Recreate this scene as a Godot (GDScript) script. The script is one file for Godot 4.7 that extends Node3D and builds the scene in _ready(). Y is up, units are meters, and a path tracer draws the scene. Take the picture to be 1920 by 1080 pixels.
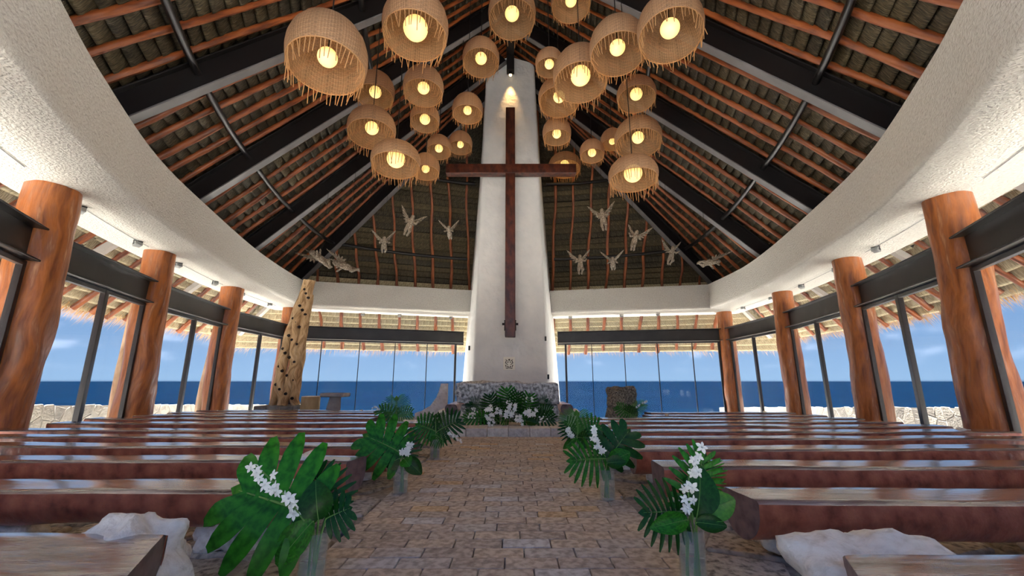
extends Node3D
# Sea-view chapel under a thatched roof. Units are metres, y is up, the aisle runs along -z.

var rng := RandomNumberGenerator.new()
var fn := FastNoiseLite.new()
var M := {}
var used := {}
const CX := -0.07          # the axis of aisle, cross and tower
const SOFFIT := 4.35
const FASCIA_TOP := 5.49
const RIB_LOW := 5.2
const RIB_TOP := 15.5
const ORD := ["first", "second", "third", "fourth", "fifth", "sixth", "seventh", "eighth", "ninth", "tenth", "eleventh", "twelfth"]


# ---------------------------------------------------------------- mesh building
class MB:
	var v := PackedVector3Array()
	var uv := PackedVector2Array()
	var ix := PackedInt32Array()

	func vert(p: Vector3, t := Vector2.ZERO) -> int:
		v.append(p)
		uv.append(t)
		return v.size() - 1

	func tri(a: int, b: int, c: int) -> void:
		ix.append(a)
		ix.append(b)
		ix.append(c)

	func quad(a: int, b: int, c: int, d: int) -> void:
		tri(a, b, c)
		tri(a, c, d)

	func face(pts: Array, t := Vector2.ZERO) -> void:      # a flat polygon with its own corners
		var s := v.size()
		for p in pts:
			vert(p, t + Vector2(p.x, p.z))
		for k in range(1, pts.size() - 1):
			tri(s, s + k, s + k + 1)

	func grid(rows: Array, wrap := false, uv0 := Vector2.ZERO) -> void:   # rows of equally many points; uv in metres
		var s := v.size()
		var n: int = rows[0].size()
		var along := 0.0
		for r in rows.size():
			var row = rows[r]
			if r > 0:
				along += (row[0] as Vector3).distance_to(rows[r - 1][0])
			var across := 0.0
			for k in n + (1 if wrap else 0):
				if k > 0:
					across += (row[k % n] as Vector3).distance_to(row[k - 1])
				vert(row[k % n], uv0 + Vector2(across, along))
		var m := n + (1 if wrap else 0)
		for r in rows.size() - 1:
			for k in m - 1:
				var a := s + r * m + k
				quad(a, a + 1, a + m + 1, a + m)

	func tube(path: Array, rad: Array, sides := 10, caps := true, bump = null) -> void:
		var rows := []
		var up := Vector3.UP
		var n := path.size()
		for r in n:
			var d: Vector3 = (path[mini(r + 1, n - 1)] - path[maxi(r - 1, 0)]).normalized()
			if r == 0:
				up = d.cross(Vector3(0.31, 0.2, 0.93) if absf(d.z) < 0.9 else Vector3.RIGHT).normalized()
			up = (up - d * up.dot(d)).normalized()
			var sd := d.cross(up)
			var row := PackedVector3Array()
			for k in sides:
				var a := TAU * k / sides
				var q: float = rad[r]
				if bump != null:
					q *= 1.0 + bump.call(r, k)
				row.append(path[r] + (up * cos(a) + sd * sin(a)) * q)
			rows.append(row)
		grid(rows, true)
		if caps:
			face(Array(rows[0]))
			var e := Array(rows[n - 1])
			e.reverse()
			face(e)

	func bevel_box(xf: Transform3D, size: Vector3, b := 0.01, t := Vector2.ZERO) -> void:
		var h := size * 0.5
		b = minf(b, minf(h.x, minf(h.y, h.z)) * 0.9)
		var id := {}
		for i in 8:
			var sg := Vector3(1 if i & 1 else -1, 1 if i & 2 else -1, 1 if i & 4 else -1)
			for ax in 3:
				var p := Vector3.ZERO
				for c in 3:
					p[c] = sg[c] * (h[c] if c == ax else h[c] - b)
				var q := Vector2(p.x, p.z) if ax == 1 else (Vector2(p.z, p.y) if ax == 0 else Vector2(p.x, p.y))
				id[i * 3 + ax] = vert(xf * p, t + q)
		var q4 := func(a: int, b2: int, c: int, d: int, away: Vector3) -> void:
			var nn: Vector3 = (v[c] - v[a]).cross(v[b2] - v[a])
			if nn.dot(xf.basis * away) < 0:
				quad(a, d, c, b2)
			else:
				quad(a, b2, c, d)
		for ax in 3:
			var u := 1 << ((ax + 1) % 3)
			var w := 1 << ((ax + 2) % 3)
			for sgn in 2:
				var o := (1 << ax) if sgn else 0
				var away := Vector3.ZERO
				away[ax] = 1 if sgn else -1
				q4.call(id[o * 3 + ax], id[(o | u) * 3 + ax], id[(o | u | w) * 3 + ax], id[(o | w) * 3 + ax], away)
			# the four edges that run along this axis
			var a1 := (ax + 1) % 3
			var a2 := (ax + 2) % 3
			for e in 4:
				var c0 := (u if e & 1 else 0) | (w if e & 2 else 0)
				var c1 := c0 | (1 << ax)
				var away := Vector3.ZERO
				away[a1] = 1 if e & 1 else -1
				away[a2] = 1 if e & 2 else -1
				q4.call(id[c0 * 3 + a1], id[c0 * 3 + a2], id[c1 * 3 + a2], id[c1 * 3 + a1], away)
		for i in 8:
			var away := Vector3(1 if i & 1 else -1, 1 if i & 2 else -1, 1 if i & 4 else -1)
			var nn: Vector3 = (v[id[i * 3 + 2]] - v[id[i * 3]]).cross(v[id[i * 3 + 1]] - v[id[i * 3]])
			if nn.dot(xf.basis * away) < 0:
				tri(id[i * 3], id[i * 3 + 2], id[i * 3 + 1])
			else:
				tri(id[i * 3], id[i * 3 + 1], id[i * 3 + 2])

	func bar(a: Vector3, b: Vector3, w: float, h: float, bev := 0.006, up := Vector3.UP) -> void:   # a box from a to b, h along up
		var d := (b - a).normalized()
		var sd := d.cross(up).normalized()
		var u := sd.cross(d)
		bevel_box(Transform3D(Basis(sd, u, -d), (a + b) * 0.5), Vector3(w, h, a.distance_to(b)), bev)

	func outward() -> MB:                                   # turns a closed shape right side out
		var vol := 0.0
		for k in range(0, ix.size(), 3):
			vol += v[ix[k]].dot(v[ix[k + 1]].cross(v[ix[k + 2]]))
		if vol > 0:
			flip()
		return self

	func flip() -> MB:
		for k in range(0, ix.size(), 3):
			var s := ix[k]
			ix[k] = ix[k + 1]
			ix[k + 1] = s
		return self

	func mesh() -> ArrayMesh:
		var n := PackedVector3Array()
		n.resize(v.size())
		for k in range(0, ix.size(), 3):
			var a := ix[k]
			var b := ix[k + 1]
			var c := ix[k + 2]
			var f := (v[c] - v[a]).cross(v[b] - v[a])
			n[a] += f
			n[b] += f
			n[c] += f
		for k in n.size():
			n[k] = n[k].normalized() if n[k].length_squared() > 1e-20 else Vector3.UP
		var arr := []
		arr.resize(Mesh.ARRAY_MAX)
		arr[Mesh.ARRAY_VERTEX] = v
		arr[Mesh.ARRAY_NORMAL] = n
		arr[Mesh.ARRAY_TEX_UV] = uv
		arr[Mesh.ARRAY_INDEX] = ix
		var m := ArrayMesh.new()
		m.add_surface_from_arrays(Mesh.PRIMITIVE_TRIANGLES, arr)
		return m


func numbered(called: String) -> String:
	var k: int = used.get(called, -1) + 1
	used[called] = k
	return called if k == 0 else "%s_%03d" % [called, k]


func put(called: String, mesh: Mesh, m: Material, parent: Node3D = self) -> MeshInstance3D:
	var o := MeshInstance3D.new()
	o.name = numbered(called) if parent == self else called
	o.mesh = mesh
	o.material_override = m
	o.cast_shadow = GeometryInstance3D.SHADOW_CASTING_SETTING_DOUBLE_SIDED
	parent.add_child(o, true)
	return o


func thing(called: String, label: String, category: String, at := Vector3.ZERO, turn := 0.0, group := "") -> Node3D:
	var o := Node3D.new()
	o.name = numbered(called)
	add_child(o)
	o.position = at
	o.rotation.y = turn
	tag(o, label, category, group)
	return o


func tag(o: Node3D, label: String, category: String, group := "") -> void:
	o.set_meta("label", label)
	o.set_meta("category", category)
	if group:
		o.set_meta("group", group)


func setting(called: String, label: String) -> Node3D:
	var o := Node3D.new()
	o.name = numbered(called)
	add_child(o)
	o.set_meta("kind", "structure")
	o.set_meta("label", label)
	return o


# a rounded, squared-off lump: squareness 0 is a ball, 1 a box; the surface is pushed about by noise
func blob(size: Vector3, n: int, square: float, amp: float, freq: float, sd: int, ridged := false) -> ArrayMesh:
	var b := MB.new()
	var seen := {}
	fn.seed = sd
	fn.frequency = freq
	fn.noise_type = FastNoiseLite.TYPE_SIMPLEX_SMOOTH
	fn.fractal_type = FastNoiseLite.FRACTAL_RIDGED if ridged else FastNoiseLite.FRACTAL_FBM
	fn.fractal_octaves = 4
	for ax in 3:
		for sgn in [-1, 1]:
			var id := []
			for i in n + 1:
				for j in n + 1:
					var p := Vector3.ZERO
					p[ax] = sgn
					p[(ax + 1) % 3] = -1.0 + 2.0 * i / n
					p[(ax + 2) % 3] = -1.0 + 2.0 * j / n
					var key := Vector3i((p * 1000).round())
					if not seen.has(key):
						var ball := p.normalized()
						var q: Vector3 = ball.lerp(p, square) * size * 0.5
						q += ball * amp * fn.get_noise_3dv(q)
						seen[key] = b.vert(q, Vector2(q.x + q.z, q.y))
					id.append(seen[key])
			for i in n:
				for j in n:
					var a: int = i * (n + 1) + j
					if sgn > 0:
						b.quad(id[a], id[a + 1], id[a + n + 2], id[a + n + 1])
					else:
						b.quad(id[a], id[a + n + 1], id[a + n + 2], id[a + 1])
	return b.outward().mesh()


# convex cells of a jittered lattice, as polygons in the plane
func cells(lo: Vector2, hi: Vector2, step: float, gap: float, jitter := 0.42) -> Array:
	var nx := int(ceil((hi.x - lo.x) / step)) + 2
	var ny := int(ceil((hi.y - lo.y) / step)) + 2
	var site := {}
	for i in nx:
		for j in ny:
			site[Vector2i(i, j)] = lo + Vector2(i - 0.5 + rng.randf_range(-jitter, jitter), j - 0.5 + rng.randf_range(-jitter, jitter)) * step
	var out := []
	for i in range(0, nx):
		for j in range(0, ny):
			var c: Vector2 = site[Vector2i(i, j)]
			if c.x < lo.x or c.x > hi.x or c.y < lo.y or c.y > hi.y:
				continue
			var poly := PackedVector2Array([Vector2(lo.x, lo.y), Vector2(hi.x, lo.y), Vector2(hi.x, hi.y), Vector2(lo.x, hi.y)])
			for di in range(-2, 3):
				for dj in range(-2, 3):
					var k := Vector2i(i + di, j + dj)
					if (di == 0 and dj == 0) or not site.has(k):
						continue
					var nrm: Vector2 = (site[k] - c).normalized()
					var lim: float = nrm.dot((site[k] + c) * 0.5) - gap * 0.5
					var cut := PackedVector2Array()
					for e in poly.size():
						var p := poly[e]
						var q := poly[(e + 1) % poly.size()]
						var a := nrm.dot(p) - lim
						var b := nrm.dot(q) - lim
						if a <= 0:
							cut.append(p)
						if (a < 0 and b > 0) or (a > 0 and b < 0):
							cut.append(p.lerp(q, a / (a - b)))
					poly = cut
			if poly.size() >= 3:
				out.append(poly)
	return out


# a flat stone: polygon pts (in local x, z), chamfered top at height h
func slab_mesh(poly: PackedVector2Array, h: float, bev: float) -> ArrayMesh:
	var b := MB.new()
	var c := Vector2.ZERO
	for p in poly:
		c += p / poly.size()
	var r0 := []
	var r1 := []
	var r2 := []
	for p in poly:
		var inn := p.lerp(c, clampf(bev / maxf(p.distance_to(c), 0.01), 0, 0.5))
		r0.append(Vector3(p.x, -0.03, p.y))
		r1.append(Vector3(p.x, h - bev * 0.6, p.y))
		r2.append(Vector3(inn.x, h + rng.randf_range(-0.002, 0.002), inn.y))
	b.grid([r0, r1, r2], true)
	b.face(r2)
	r0.reverse()
	b.face(r0)
	return b.outward().mesh()


# ---------------------------------------------------------------- materials
func noise_tex(sd: int, freq: float, cols: Array, size := 512, octaves := 5, kind := FastNoiseLite.TYPE_SIMPLEX_SMOOTH, stops := []) -> NoiseTexture2D:
	var t := NoiseTexture2D.new()
	t.width = size
	t.height = size
	t.seamless = true
	var n := FastNoiseLite.new()
	n.seed = sd
	n.frequency = freq
	n.noise_type = kind
	n.fractal_octaves = octaves
	t.noise = n
	var g := Gradient.new()
	var off := PackedFloat32Array()
	var c := PackedColorArray()
	for k in cols.size():
		off.append(stops[k] if stops else float(k) / (cols.size() - 1))
		c.append(cols[k])
	g.offsets = off
	g.colors = c
	t.color_ramp = g
	return t


func normal_tex(sd: int, freq: float, strength: float, size := 512, octaves := 5, kind := FastNoiseLite.TYPE_SIMPLEX_SMOOTH) -> NoiseTexture2D:
	var t := NoiseTexture2D.new()
	t.width = size
	t.height = size
	t.seamless = true
	t.as_normal_map = true
	t.bump_strength = strength
	var n := FastNoiseLite.new()
	n.seed = sd
	n.frequency = freq
	n.noise_type = kind
	n.fractal_octaves = octaves
	t.noise = n
	return t


func mat(called: String, col: Variant, rough: float, o := {}) -> StandardMaterial3D:
	var m := StandardMaterial3D.new()
	m.resource_name = called
	if col is Color:
		m.albedo_color = col
	else:
		m.albedo_texture = col
	m.roughness = rough
	m.metallic_specular = o.get("spec", 0.5)
	m.metallic = o.get("metal", 0.0)
	if o.has("tint"):
		m.albedo_color = o.tint
	if o.has("normal"):
		m.normal_enabled = true
		m.normal_texture = o.normal
		m.normal_scale = o.get("nscale", 1.0)
	if o.has("scale"):
		m.uv1_scale = o.scale
	if o.get("tri", false):
		m.uv1_triplanar = true
		m.uv1_world_triplanar = o.get("world", false)
	if o.has("coat"):
		m.clearcoat_enabled = true
		m.clearcoat = o.coat
		m.clearcoat_roughness = o.get("coat_rough", 0.15)
	if o.has("backlight"):
		m.backlight_enabled = true
		m.backlight = o.backlight
	m.cull_mode = BaseMaterial3D.CULL_DISABLED
	M[called] = m
	return m


func srgb(r: int, g: int, b: int) -> Color:
	return Color8(r, g, b)


func make_materials() -> void:
	var S := FastNoiseLite.TYPE_SIMPLEX_SMOOTH
	mat("stucco", noise_tex(1, 0.05, [srgb(150, 144, 134), srgb(204, 200, 192), srgb(211, 208, 200), srgb(224, 221, 214)], 512, 4, S, [0.0, 0.22, 0.6, 1.0]), 0.9, {"tri": true, "world": true, "scale": Vector3.ONE * 0.55, "normal": normal_tex(2, 0.06, 7.0), "nscale": 0.8})
	mat("plaster", noise_tex(3, 0.008, [srgb(226, 228, 228), srgb(240, 240, 238)], 512), 0.85, {"tri": true, "world": true, "scale": Vector3.ONE * 0.25, "normal": normal_tex(4, 0.02, 5.0, 512, 4), "nscale": 0.6})
	var bark := normal_tex(6, 0.012, 9.0, 512, 4)
	mat("column_wood", noise_tex(5, 0.012, [srgb(112, 58, 28), srgb(152, 86, 38), srgb(178, 104, 48), srgb(160, 98, 62), srgb(210, 160, 116)], 512, 5, S, [0.0, 0.3, 0.55, 0.75, 1.0]), 0.42, {"scale": Vector3(0.9, 0.14, 1), "normal": bark, "nscale": 0.7, "coat": 0.35})
	mat("pole_wood", noise_tex(7, 0.012, [srgb(84, 38, 16), srgb(146, 76, 34), srgb(174, 100, 50)], 512), 0.5, {"scale": Vector3(0.9, 0.16, 1), "normal": bark, "nscale": 0.5, "coat": 0.2})
	mat("pale_wood", noise_tex(8, 0.012, [srgb(150, 110, 78), srgb(206, 170, 132), srgb(226, 200, 168)], 512), 0.7, {"scale": Vector3(0.7, 0.2, 1)})
	mat("bench_side", noise_tex(9, 0.011, [srgb(92, 46, 34), srgb(160, 88, 66), srgb(186, 110, 84), srgb(206, 134, 98)], 512, 5, S, [0.0, 0.35, 0.65, 1.0]), 0.38, {"scale": Vector3(0.9, 0.9, 1), "tri": true, "normal": normal_tex(10, 0.015, 7.0), "nscale": 0.5, "coat": 0.3})
	mat("bench_top", noise_tex(11, 0.012, [srgb(72, 52, 48), srgb(124, 104, 100), srgb(156, 142, 140)], 512, 6, S, [0.1, 0.5, 0.9]), 0.22, {"tri": true, "scale": Vector3(0.22, 1.0, 2.2), "normal": normal_tex(12, 0.018, 7.0, 512, 6), "nscale": 0.5, "spec": 0.9, "coat": 1.0, "coat_rough": 0.16})
	mat("bench_end", noise_tex(13, 0.02, [srgb(84, 62, 62), srgb(120, 98, 98), srgb(140, 112, 104)], 256), 0.55, {"tri": true, "scale": Vector3.ONE * 1.6})
	mat("white_rock", noise_tex(14, 0.014, [srgb(196, 186, 170), srgb(236, 230, 220), srgb(248, 244, 236)], 512, 5, S, [0.0, 0.45, 1.0]), 0.9, {"tri": true, "scale": Vector3.ONE * 0.9, "normal": normal_tex(15, 0.03, 8.0), "nscale": 0.9})
	mat("grey_rock", noise_tex(16, 0.035, [srgb(96, 93, 90), srgb(164, 162, 158), srgb(210, 208, 204), srgb(242, 241, 238)], 512, 5, S, [0.12, 0.4, 0.62, 0.9]), 0.9, {"tri": true, "scale": Vector3.ONE * 0.6, "normal": normal_tex(17, 0.03, 10.0), "nscale": 1.0})
	mat("coral_rock", noise_tex(18, 0.04, [srgb(70, 66, 56), srgb(134, 128, 112), srgb(186, 180, 160)], 512, 5, S, [0.15, 0.5, 0.9]), 0.9, {"tri": true, "scale": Vector3.ONE * 0.8, "normal": normal_tex(19, 0.035, 10.0)})
	var pn := normal_tex(21, 0.03, 6.0)
	var tones := [[srgb(176, 160, 142), srgb(206, 192, 174)], [srgb(186, 168, 146), srgb(214, 198, 176)], [srgb(168, 154, 138), srgb(198, 184, 168)], [srgb(178, 168, 156), srgb(206, 198, 186)], [srgb(194, 164, 124), srgb(216, 190, 152)], [srgb(190, 186, 180), srgb(214, 212, 208)]]
	for k in 6:
		mat("paver%d" % k, noise_tex(22 + k, 0.03, [tones[k][0].darkened(0.14), tones[k][0], tones[k][1], tones[k][1].lightened(0.12)], 256, 5, S, [0.05, 0.35, 0.65, 1.0]), 0.8, {"tri": true, "world": true, "scale": Vector3.ONE * 1.7, "normal": pn, "nscale": 0.6})
	mat("mortar", noise_tex(30, 0.03, [srgb(130, 122, 112), srgb(176, 168, 156)], 256), 0.95, {"tri": true, "world": true, "scale": Vector3.ONE * 1.5, "normal": pn})
	for k in 3:
		var a: Color = [srgb(156, 148, 136), srgb(176, 166, 152), srgb(192, 184, 170)][k]
		mat("flag%d" % k, noise_tex(31 + k, 0.03, [a.darkened(0.45), a, a.lightened(0.15)], 512, 5, S, [0.1, 0.5, 0.9]), 0.75, {"tri": true, "world": true, "scale": Vector3.ONE * 0.9, "normal": normal_tex(34, 0.03, 9.0), "nscale": 0.8})
	for k in 3:
		var a: Color = [srgb(146, 140, 130), srgb(162, 156, 145), srgb(134, 129, 121)][k]
		mat("wall_stone%d" % k, noise_tex(36 + k, 0.02, [a.darkened(0.2), a, a.lightened(0.1)], 256), 0.9, {"tri": true, "world": true, "scale": Vector3.ONE * 0.8, "normal": pn})
	for k in 2:
		var a: Color = [srgb(222, 214, 202), srgb(208, 200, 190)][k]
		mat("kerb%d" % k, noise_tex(43 + k, 0.03, [a.darkened(0.12), a, a.lightened(0.3)], 256), 0.85, {"tri": true, "scale": Vector3.ONE * 1.2, "normal": pn})
	mat("wall_mortar", srgb(150, 146, 138), 0.95)
	mat("terrace", noise_tex(40, 0.02, [srgb(214, 212, 206), srgb(236, 234, 228)], 256), 0.95, {"tri": true, "world": true, "scale": Vector3.ONE * 0.3})
	mat("steel", noise_tex(41, 0.01, [srgb(38, 36, 36), srgb(52, 50, 50)], 256), 0.38, {"tri": true, "scale": Vector3.ONE * 0.6})
	mat("roof_steel", srgb(24, 21, 21), 0.42)
	mat("flange_lit_steel", noise_tex(42, 0.012, [srgb(104, 102, 104), srgb(132, 130, 132)], 256), 0.42, {"tri": true, "scale": Vector3.ONE * 0.5})  # dark steel like the web; its grey puts reflected daylight into the colour
	mat("outrigger_paint", srgb(176, 172, 166), 0.6)
	mat("frame_steel", srgb(46, 40, 40), 0.35)
	var straw_n := normal_tex(45, 0.03, 8.0, 512, 3)
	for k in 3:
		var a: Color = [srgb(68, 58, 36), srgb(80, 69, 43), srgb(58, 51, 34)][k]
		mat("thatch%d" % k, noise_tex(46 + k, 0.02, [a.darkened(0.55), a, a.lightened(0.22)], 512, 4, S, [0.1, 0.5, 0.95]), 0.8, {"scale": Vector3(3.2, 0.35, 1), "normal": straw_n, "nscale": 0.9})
	mat("thatch_eave_lit", noise_tex(49, 0.02, [srgb(110, 98, 70), srgb(176, 162, 128), srgb(208, 196, 164)], 512, 4, S, [0.1, 0.5, 0.95]), 0.85, {"scale": Vector3(3.2, 0.35, 1), "normal": straw_n, "nscale": 0.9})  # eave thatch lightened to stand for daylight bounced up from the ground
	mat("straw", noise_tex(50, 0.02, [srgb(176, 140, 92), srgb(222, 192, 142)], 128), 0.85, {"backlight": srgb(120, 96, 60)})
	mat("cross_wood", noise_tex(51, 0.014, [srgb(44, 18, 11), srgb(84, 38, 22), srgb(112, 54, 30)], 512), 0.42, {"tri": true, "scale": Vector3(0.5, 0.25, 0.5), "normal": normal_tex(52, 0.02, 5.0), "nscale": 0.4, "coat": 0.25})
	mat("drift_wood", noise_tex(53, 0.014, [srgb(136, 102, 66), srgb(206, 170, 124), srgb(232, 206, 168)], 512), 0.75, {"scale": Vector3(1.2, 0.25, 1), "normal": bark, "nscale": 1.0})
	mat("knot_dark", srgb(34, 22, 14), 0.9)
	mat("stump_wood", noise_tex(54, 0.02, [srgb(168, 140, 96), srgb(206, 184, 144)], 256), 0.8, {"tri": true, "scale": Vector3(1, 0.3, 1)})
	mat("grey_stone", noise_tex(55, 0.02, [srgb(140, 138, 136), srgb(176, 174, 170)], 256), 0.85, {"tri": true})
	mat("carved", noise_tex(56, 0.03, [srgb(70, 58, 46), srgb(136, 122, 104), srgb(196, 186, 170)], 256, 5, S, [0.1, 0.5, 0.9]), 0.7, {"tri": true, "scale": Vector3.ONE * 2.0})
	mat("leaf", noise_tex(57, 0.012, [srgb(24, 74, 14), srgb(42, 112, 26), srgb(60, 136, 34)], 256), 0.28, {"scale": Vector3(2, 2, 1), "backlight": srgb(24, 56, 6), "spec": 0.32})
	mat("leaf_light", noise_tex(58, 0.012, [srgb(58, 120, 30), srgb(92, 158, 48)], 256), 0.35, {"scale": Vector3(2, 2, 1), "backlight": srgb(44, 84, 14)})
	mat("leaf_deep", noise_tex(59, 0.012, [srgb(18, 56, 14), srgb(34, 88, 26)], 256), 0.28, {"scale": Vector3(2, 2, 1), "backlight": srgb(12, 34, 4), "spec": 0.32})
	mat("stem", srgb(96, 140, 62), 0.5)
	mat("petal", srgb(246, 246, 238), 0.55, {"backlight": srgb(110, 110, 100)})
	mat("petal_heart", srgb(226, 214, 130), 0.6)
	mat("cable", srgb(18, 16, 15), 0.6)
	mat("fixture_grey", srgb(150, 152, 152), 0.4, {"metal": 0.5})
	mat("black_fitting", srgb(24, 20, 20), 0.5)
	mat("plaque_white", srgb(246, 243, 232), 0.6)
	mat("plaque_dark", srgb(70, 64, 52), 0.7)
	mat("sea", noise_tex(60, 0.01, [srgb(2, 12, 27), srgb(3, 16, 34), srgb(4, 24, 42)], 512, 5, S, [0.15, 0.5, 0.95]), 1.0, {"tri": true, "world": true, "scale": Vector3(0.004, 0.004, 0.012), "spec": 0.02})
	var g := mat("glass", Color(0.75, 0.85, 0.9, 0.04), 0.0, {"spec": 0.2})
	g.transparency = BaseMaterial3D.TRANSPARENCY_ALPHA
	var vg := mat("vase_glass", Color(0.8, 0.9, 0.86, 0.10), 0.02)
	vg.transparency = BaseMaterial3D.TRANSPARENCY_ALPHA
	var wt := mat("vase_water", Color(0.45, 0.52, 0.34, 0.16), 0.02)
	wt.transparency = BaseMaterial3D.TRANSPARENCY_ALPHA
	# wicker: upright stakes crossed by weavers, with the slits between them open
	var im := Image.create(256, 256, false, Image.FORMAT_RGBA8)
	for y in 256:
		for x in 256:
			var col := int(x / 32.0)
			var fx := fmod(x, 32.0) / 32.0
			var row := int(y / 16.0)
			var fy := fmod(y, 16.0) / 16.0
			var over := (row + col) % 2 == 0
			var stake := fx < 0.26
			var round_y := sin(PI * fy)
			var shade := 0.72 + 0.28 * fmod(absf(sin(row * 12.9 + col * 7.3) * 43.7), 1.0)
			var c := Color(0.66, 0.53, 0.40) * shade
			if stake and not over:
				c = Color(0.72, 0.60, 0.47) * shade
			c.a = 1.0 if stake or round_y > 0.30 else 0.0
			im.set_pixel(x, y, c)
	var wk := mat("wicker", ImageTexture.create_from_image(im), 0.75, {"scale": Vector3(11, 12, 1), "backlight": srgb(120, 80, 40)})
	wk.transparency = BaseMaterial3D.TRANSPARENCY_ALPHA_SCISSOR
	wk.alpha_scissor_threshold = 0.5
	mat("reed", srgb(172, 128, 84), 0.7)
	var bulb := mat("bulb_glow", srgb(255, 236, 180), 0.4)
	bulb.emission_enabled = true
	bulb.emission = Color(1.0, 0.84, 0.46)
	bulb.emission_energy_multiplier = 0.43
	var lens := mat("spot_lens_glow", srgb(255, 240, 210), 0.4)
	lens.emission_enabled = true
	lens.emission = Color(1.0, 0.88, 0.65)
	lens.emission_energy_multiplier = 1.5


# ---------------------------------------------------------------- roof geometry
# each rib: where it passes over its column (x, z) and where it meets the ridge (z)
const LEFT := [[-5.4, 1.4, 1.2], [-6.1, -2.9, -9.4], [-8.05, -6.78, -11.9], [-9.26, -10.52, -13.78], [-10.15, -14.71, -16.35], [-10.24, -18.99, -17.6]]
const RIGHT := [[5.4, 1.4, 1.2], [6.1, -3.1, -9.4], [8.05, -7.2, -11.5], [9.32, -11.12, -14.6], [10.23, -15.45, -17.2], [10.36, -20.1, -17.7]]
const BACK := [CX, -22.0, -17.7]


func rib(r: Array, t: float, lift := 0.0) -> Vector3:
	return Vector3(lerpf(r[0], CX, t), lerpf(RIB_LOW, RIB_TOP, t) + lift, lerpf(r[1], r[2], t))


func surf(a: Array, b: Array, s: float, t: float, lift := 0.0) -> Vector3:
	return rib(a, t, lift).lerp(rib(b, t, lift), s)


func roof_height(x: float, z: float) -> float:          # underside of the thatch above a point
	var best := 99.0
	for side in [LEFT, RIGHT]:
		for k in 5:
			for i in 12:
				for j in 30:
					var p := surf(side[k], side[k + 1], i / 12.0, j / 30.0, 0.95)
					if Vector2(p.x - x, p.z - z).length() < 0.45:
						best = minf(best, p.y)
	return best if best < 90 else RIB_TOP + 0.3


func catmull(pts: Array, per: int) -> Array:
	var out := []
	for k in pts.size() - 1:
		var p0: Vector2 = pts[maxi(k - 1, 0)]
		var p1: Vector2 = pts[k]
		var p2: Vector2 = pts[k + 1]
		var p3: Vector2 = pts[mini(k + 2, pts.size() - 1)]
		for i in per:
			var t := float(i) / per
			out.append(p1.cubic_interpolate(p2, p0, p3, t))
	out.append(pts[pts.size() - 1])
	return out


func ring_sides(sgn: float) -> Array:                   # inner and outer line of the ring beam along one side
	var inn := []
	var outr := []
	for p in [[-3.8, 1.6], [-4.3, -1.4], [-5.07, -3.48], [-6.0, -5.17], [-7.2, -7.7], [-8.0, -10.4], [-8.8, -13.6], [-9.22, -16.2], [-9.42, -18.3]]:
		inn.append(Vector2(-p[0] * sgn, p[1]))
	for p in [[-6.0, 2.2], [-6.7, -1.0], [-7.5, -3.9], [-8.68, -6.45], [-9.45, -8.6], [-10.2, -11.2], [-10.9, -14.5], [-11.15, -17.2], [-11.25, -19.8]]:
		outr.append(Vector2(-p[0] * sgn, p[1]))
	if sgn > 0:
		inn[8] = Vector2(9.2, -19.05)
		outr[8] = Vector2(11.25, -20.6)
	return [catmull(inn, 6), catmull(outr, 6)]


func ring_beam() -> void:
	var node := setting("ring_beam", "rough off-white stucco ring beam carrying the thatched roof")
	for sgn in [-1.0, 1.0]:
		var r := ring_sides(sgn)
		var last: int = r[0].size() - 1
		var back_in := [r[0][last], Vector2(CX + sgn * 0.3, -20.75)]
		var back_out := [r[1][last], Vector2(CX + sgn * 0.3, -23.45)]
		for part in 2:
			var I: Array = r[0] if part == 0 else back_in
			var O: Array = r[1] if part == 0 else back_out
			if part == 1:
				var i2 := []
				var o2 := []
				for k in 13:
					i2.append(I[0].lerp(I[1], k / 12.0))
					o2.append(O[0].lerp(O[1], k / 12.0))
				I = i2
				O = o2
			var rows := []
			for k in I.size():
				var a: Vector2 = I[k]
				var b: Vector2 = O[k]
				var d := (b - a).normalized()
				var row := PackedVector3Array()
				var rr := 0.11
				for q in [[a, FASCIA_TOP], [a, SOFFIT + rr * 2.5]]:
					row.append(Vector3(q[0].x, q[1], q[0].y))
				for e in 5:                             # the rounded lower edge
					var an := PI * 0.5 * (e + 0.0) / 4.0
					var p := a + d * (rr * (1.0 - cos(an)))
					row.append(Vector3(p.x, SOFFIT + rr * (1.0 - sin(an)), p.y))
				for e in 4:
					var p := (a + d * rr).lerp(b, (e + 1) / 4.0)
					row.append(Vector3(p.x, SOFFIT, p.y))
				row.append(Vector3(b.x, SOFFIT + 0.02, b.y))
				row.append(Vector3(b.x, SOFFIT + 0.5, b.y))
				row.append(Vector3(a.x, FASCIA_TOP, a.y))
				rows.append(row)
			var mb := MB.new()
			mb.grid(rows)
			put("beam_segment", mb.outward().mesh(), M.stucco, node)


func steel_i_beam(o: Node3D, a: Vector3, b: Vector3, depth: float, width: float, web: Material, flange: Material) -> void:
	var d := (b - a).normalized()
	var sd := d.cross(Vector3.UP).normalized()
	var u := sd.cross(d)
	var m := MB.new()
	m.bar(a, b, width, 0.035, 0.006, u)
	put("bottom_flange", m.mesh(), flange, o)
	m = MB.new()
	m.bar(a + u * depth * 0.5, b + u * depth * 0.5, 0.03, depth, 0.004, u)
	put("web", m.mesh(), web, o)
	m = MB.new()
	m.bar(a + u * depth, b + u * depth, width, 0.035, 0.006, u)
	put("top_flange", m.mesh(), web, o)


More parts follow.
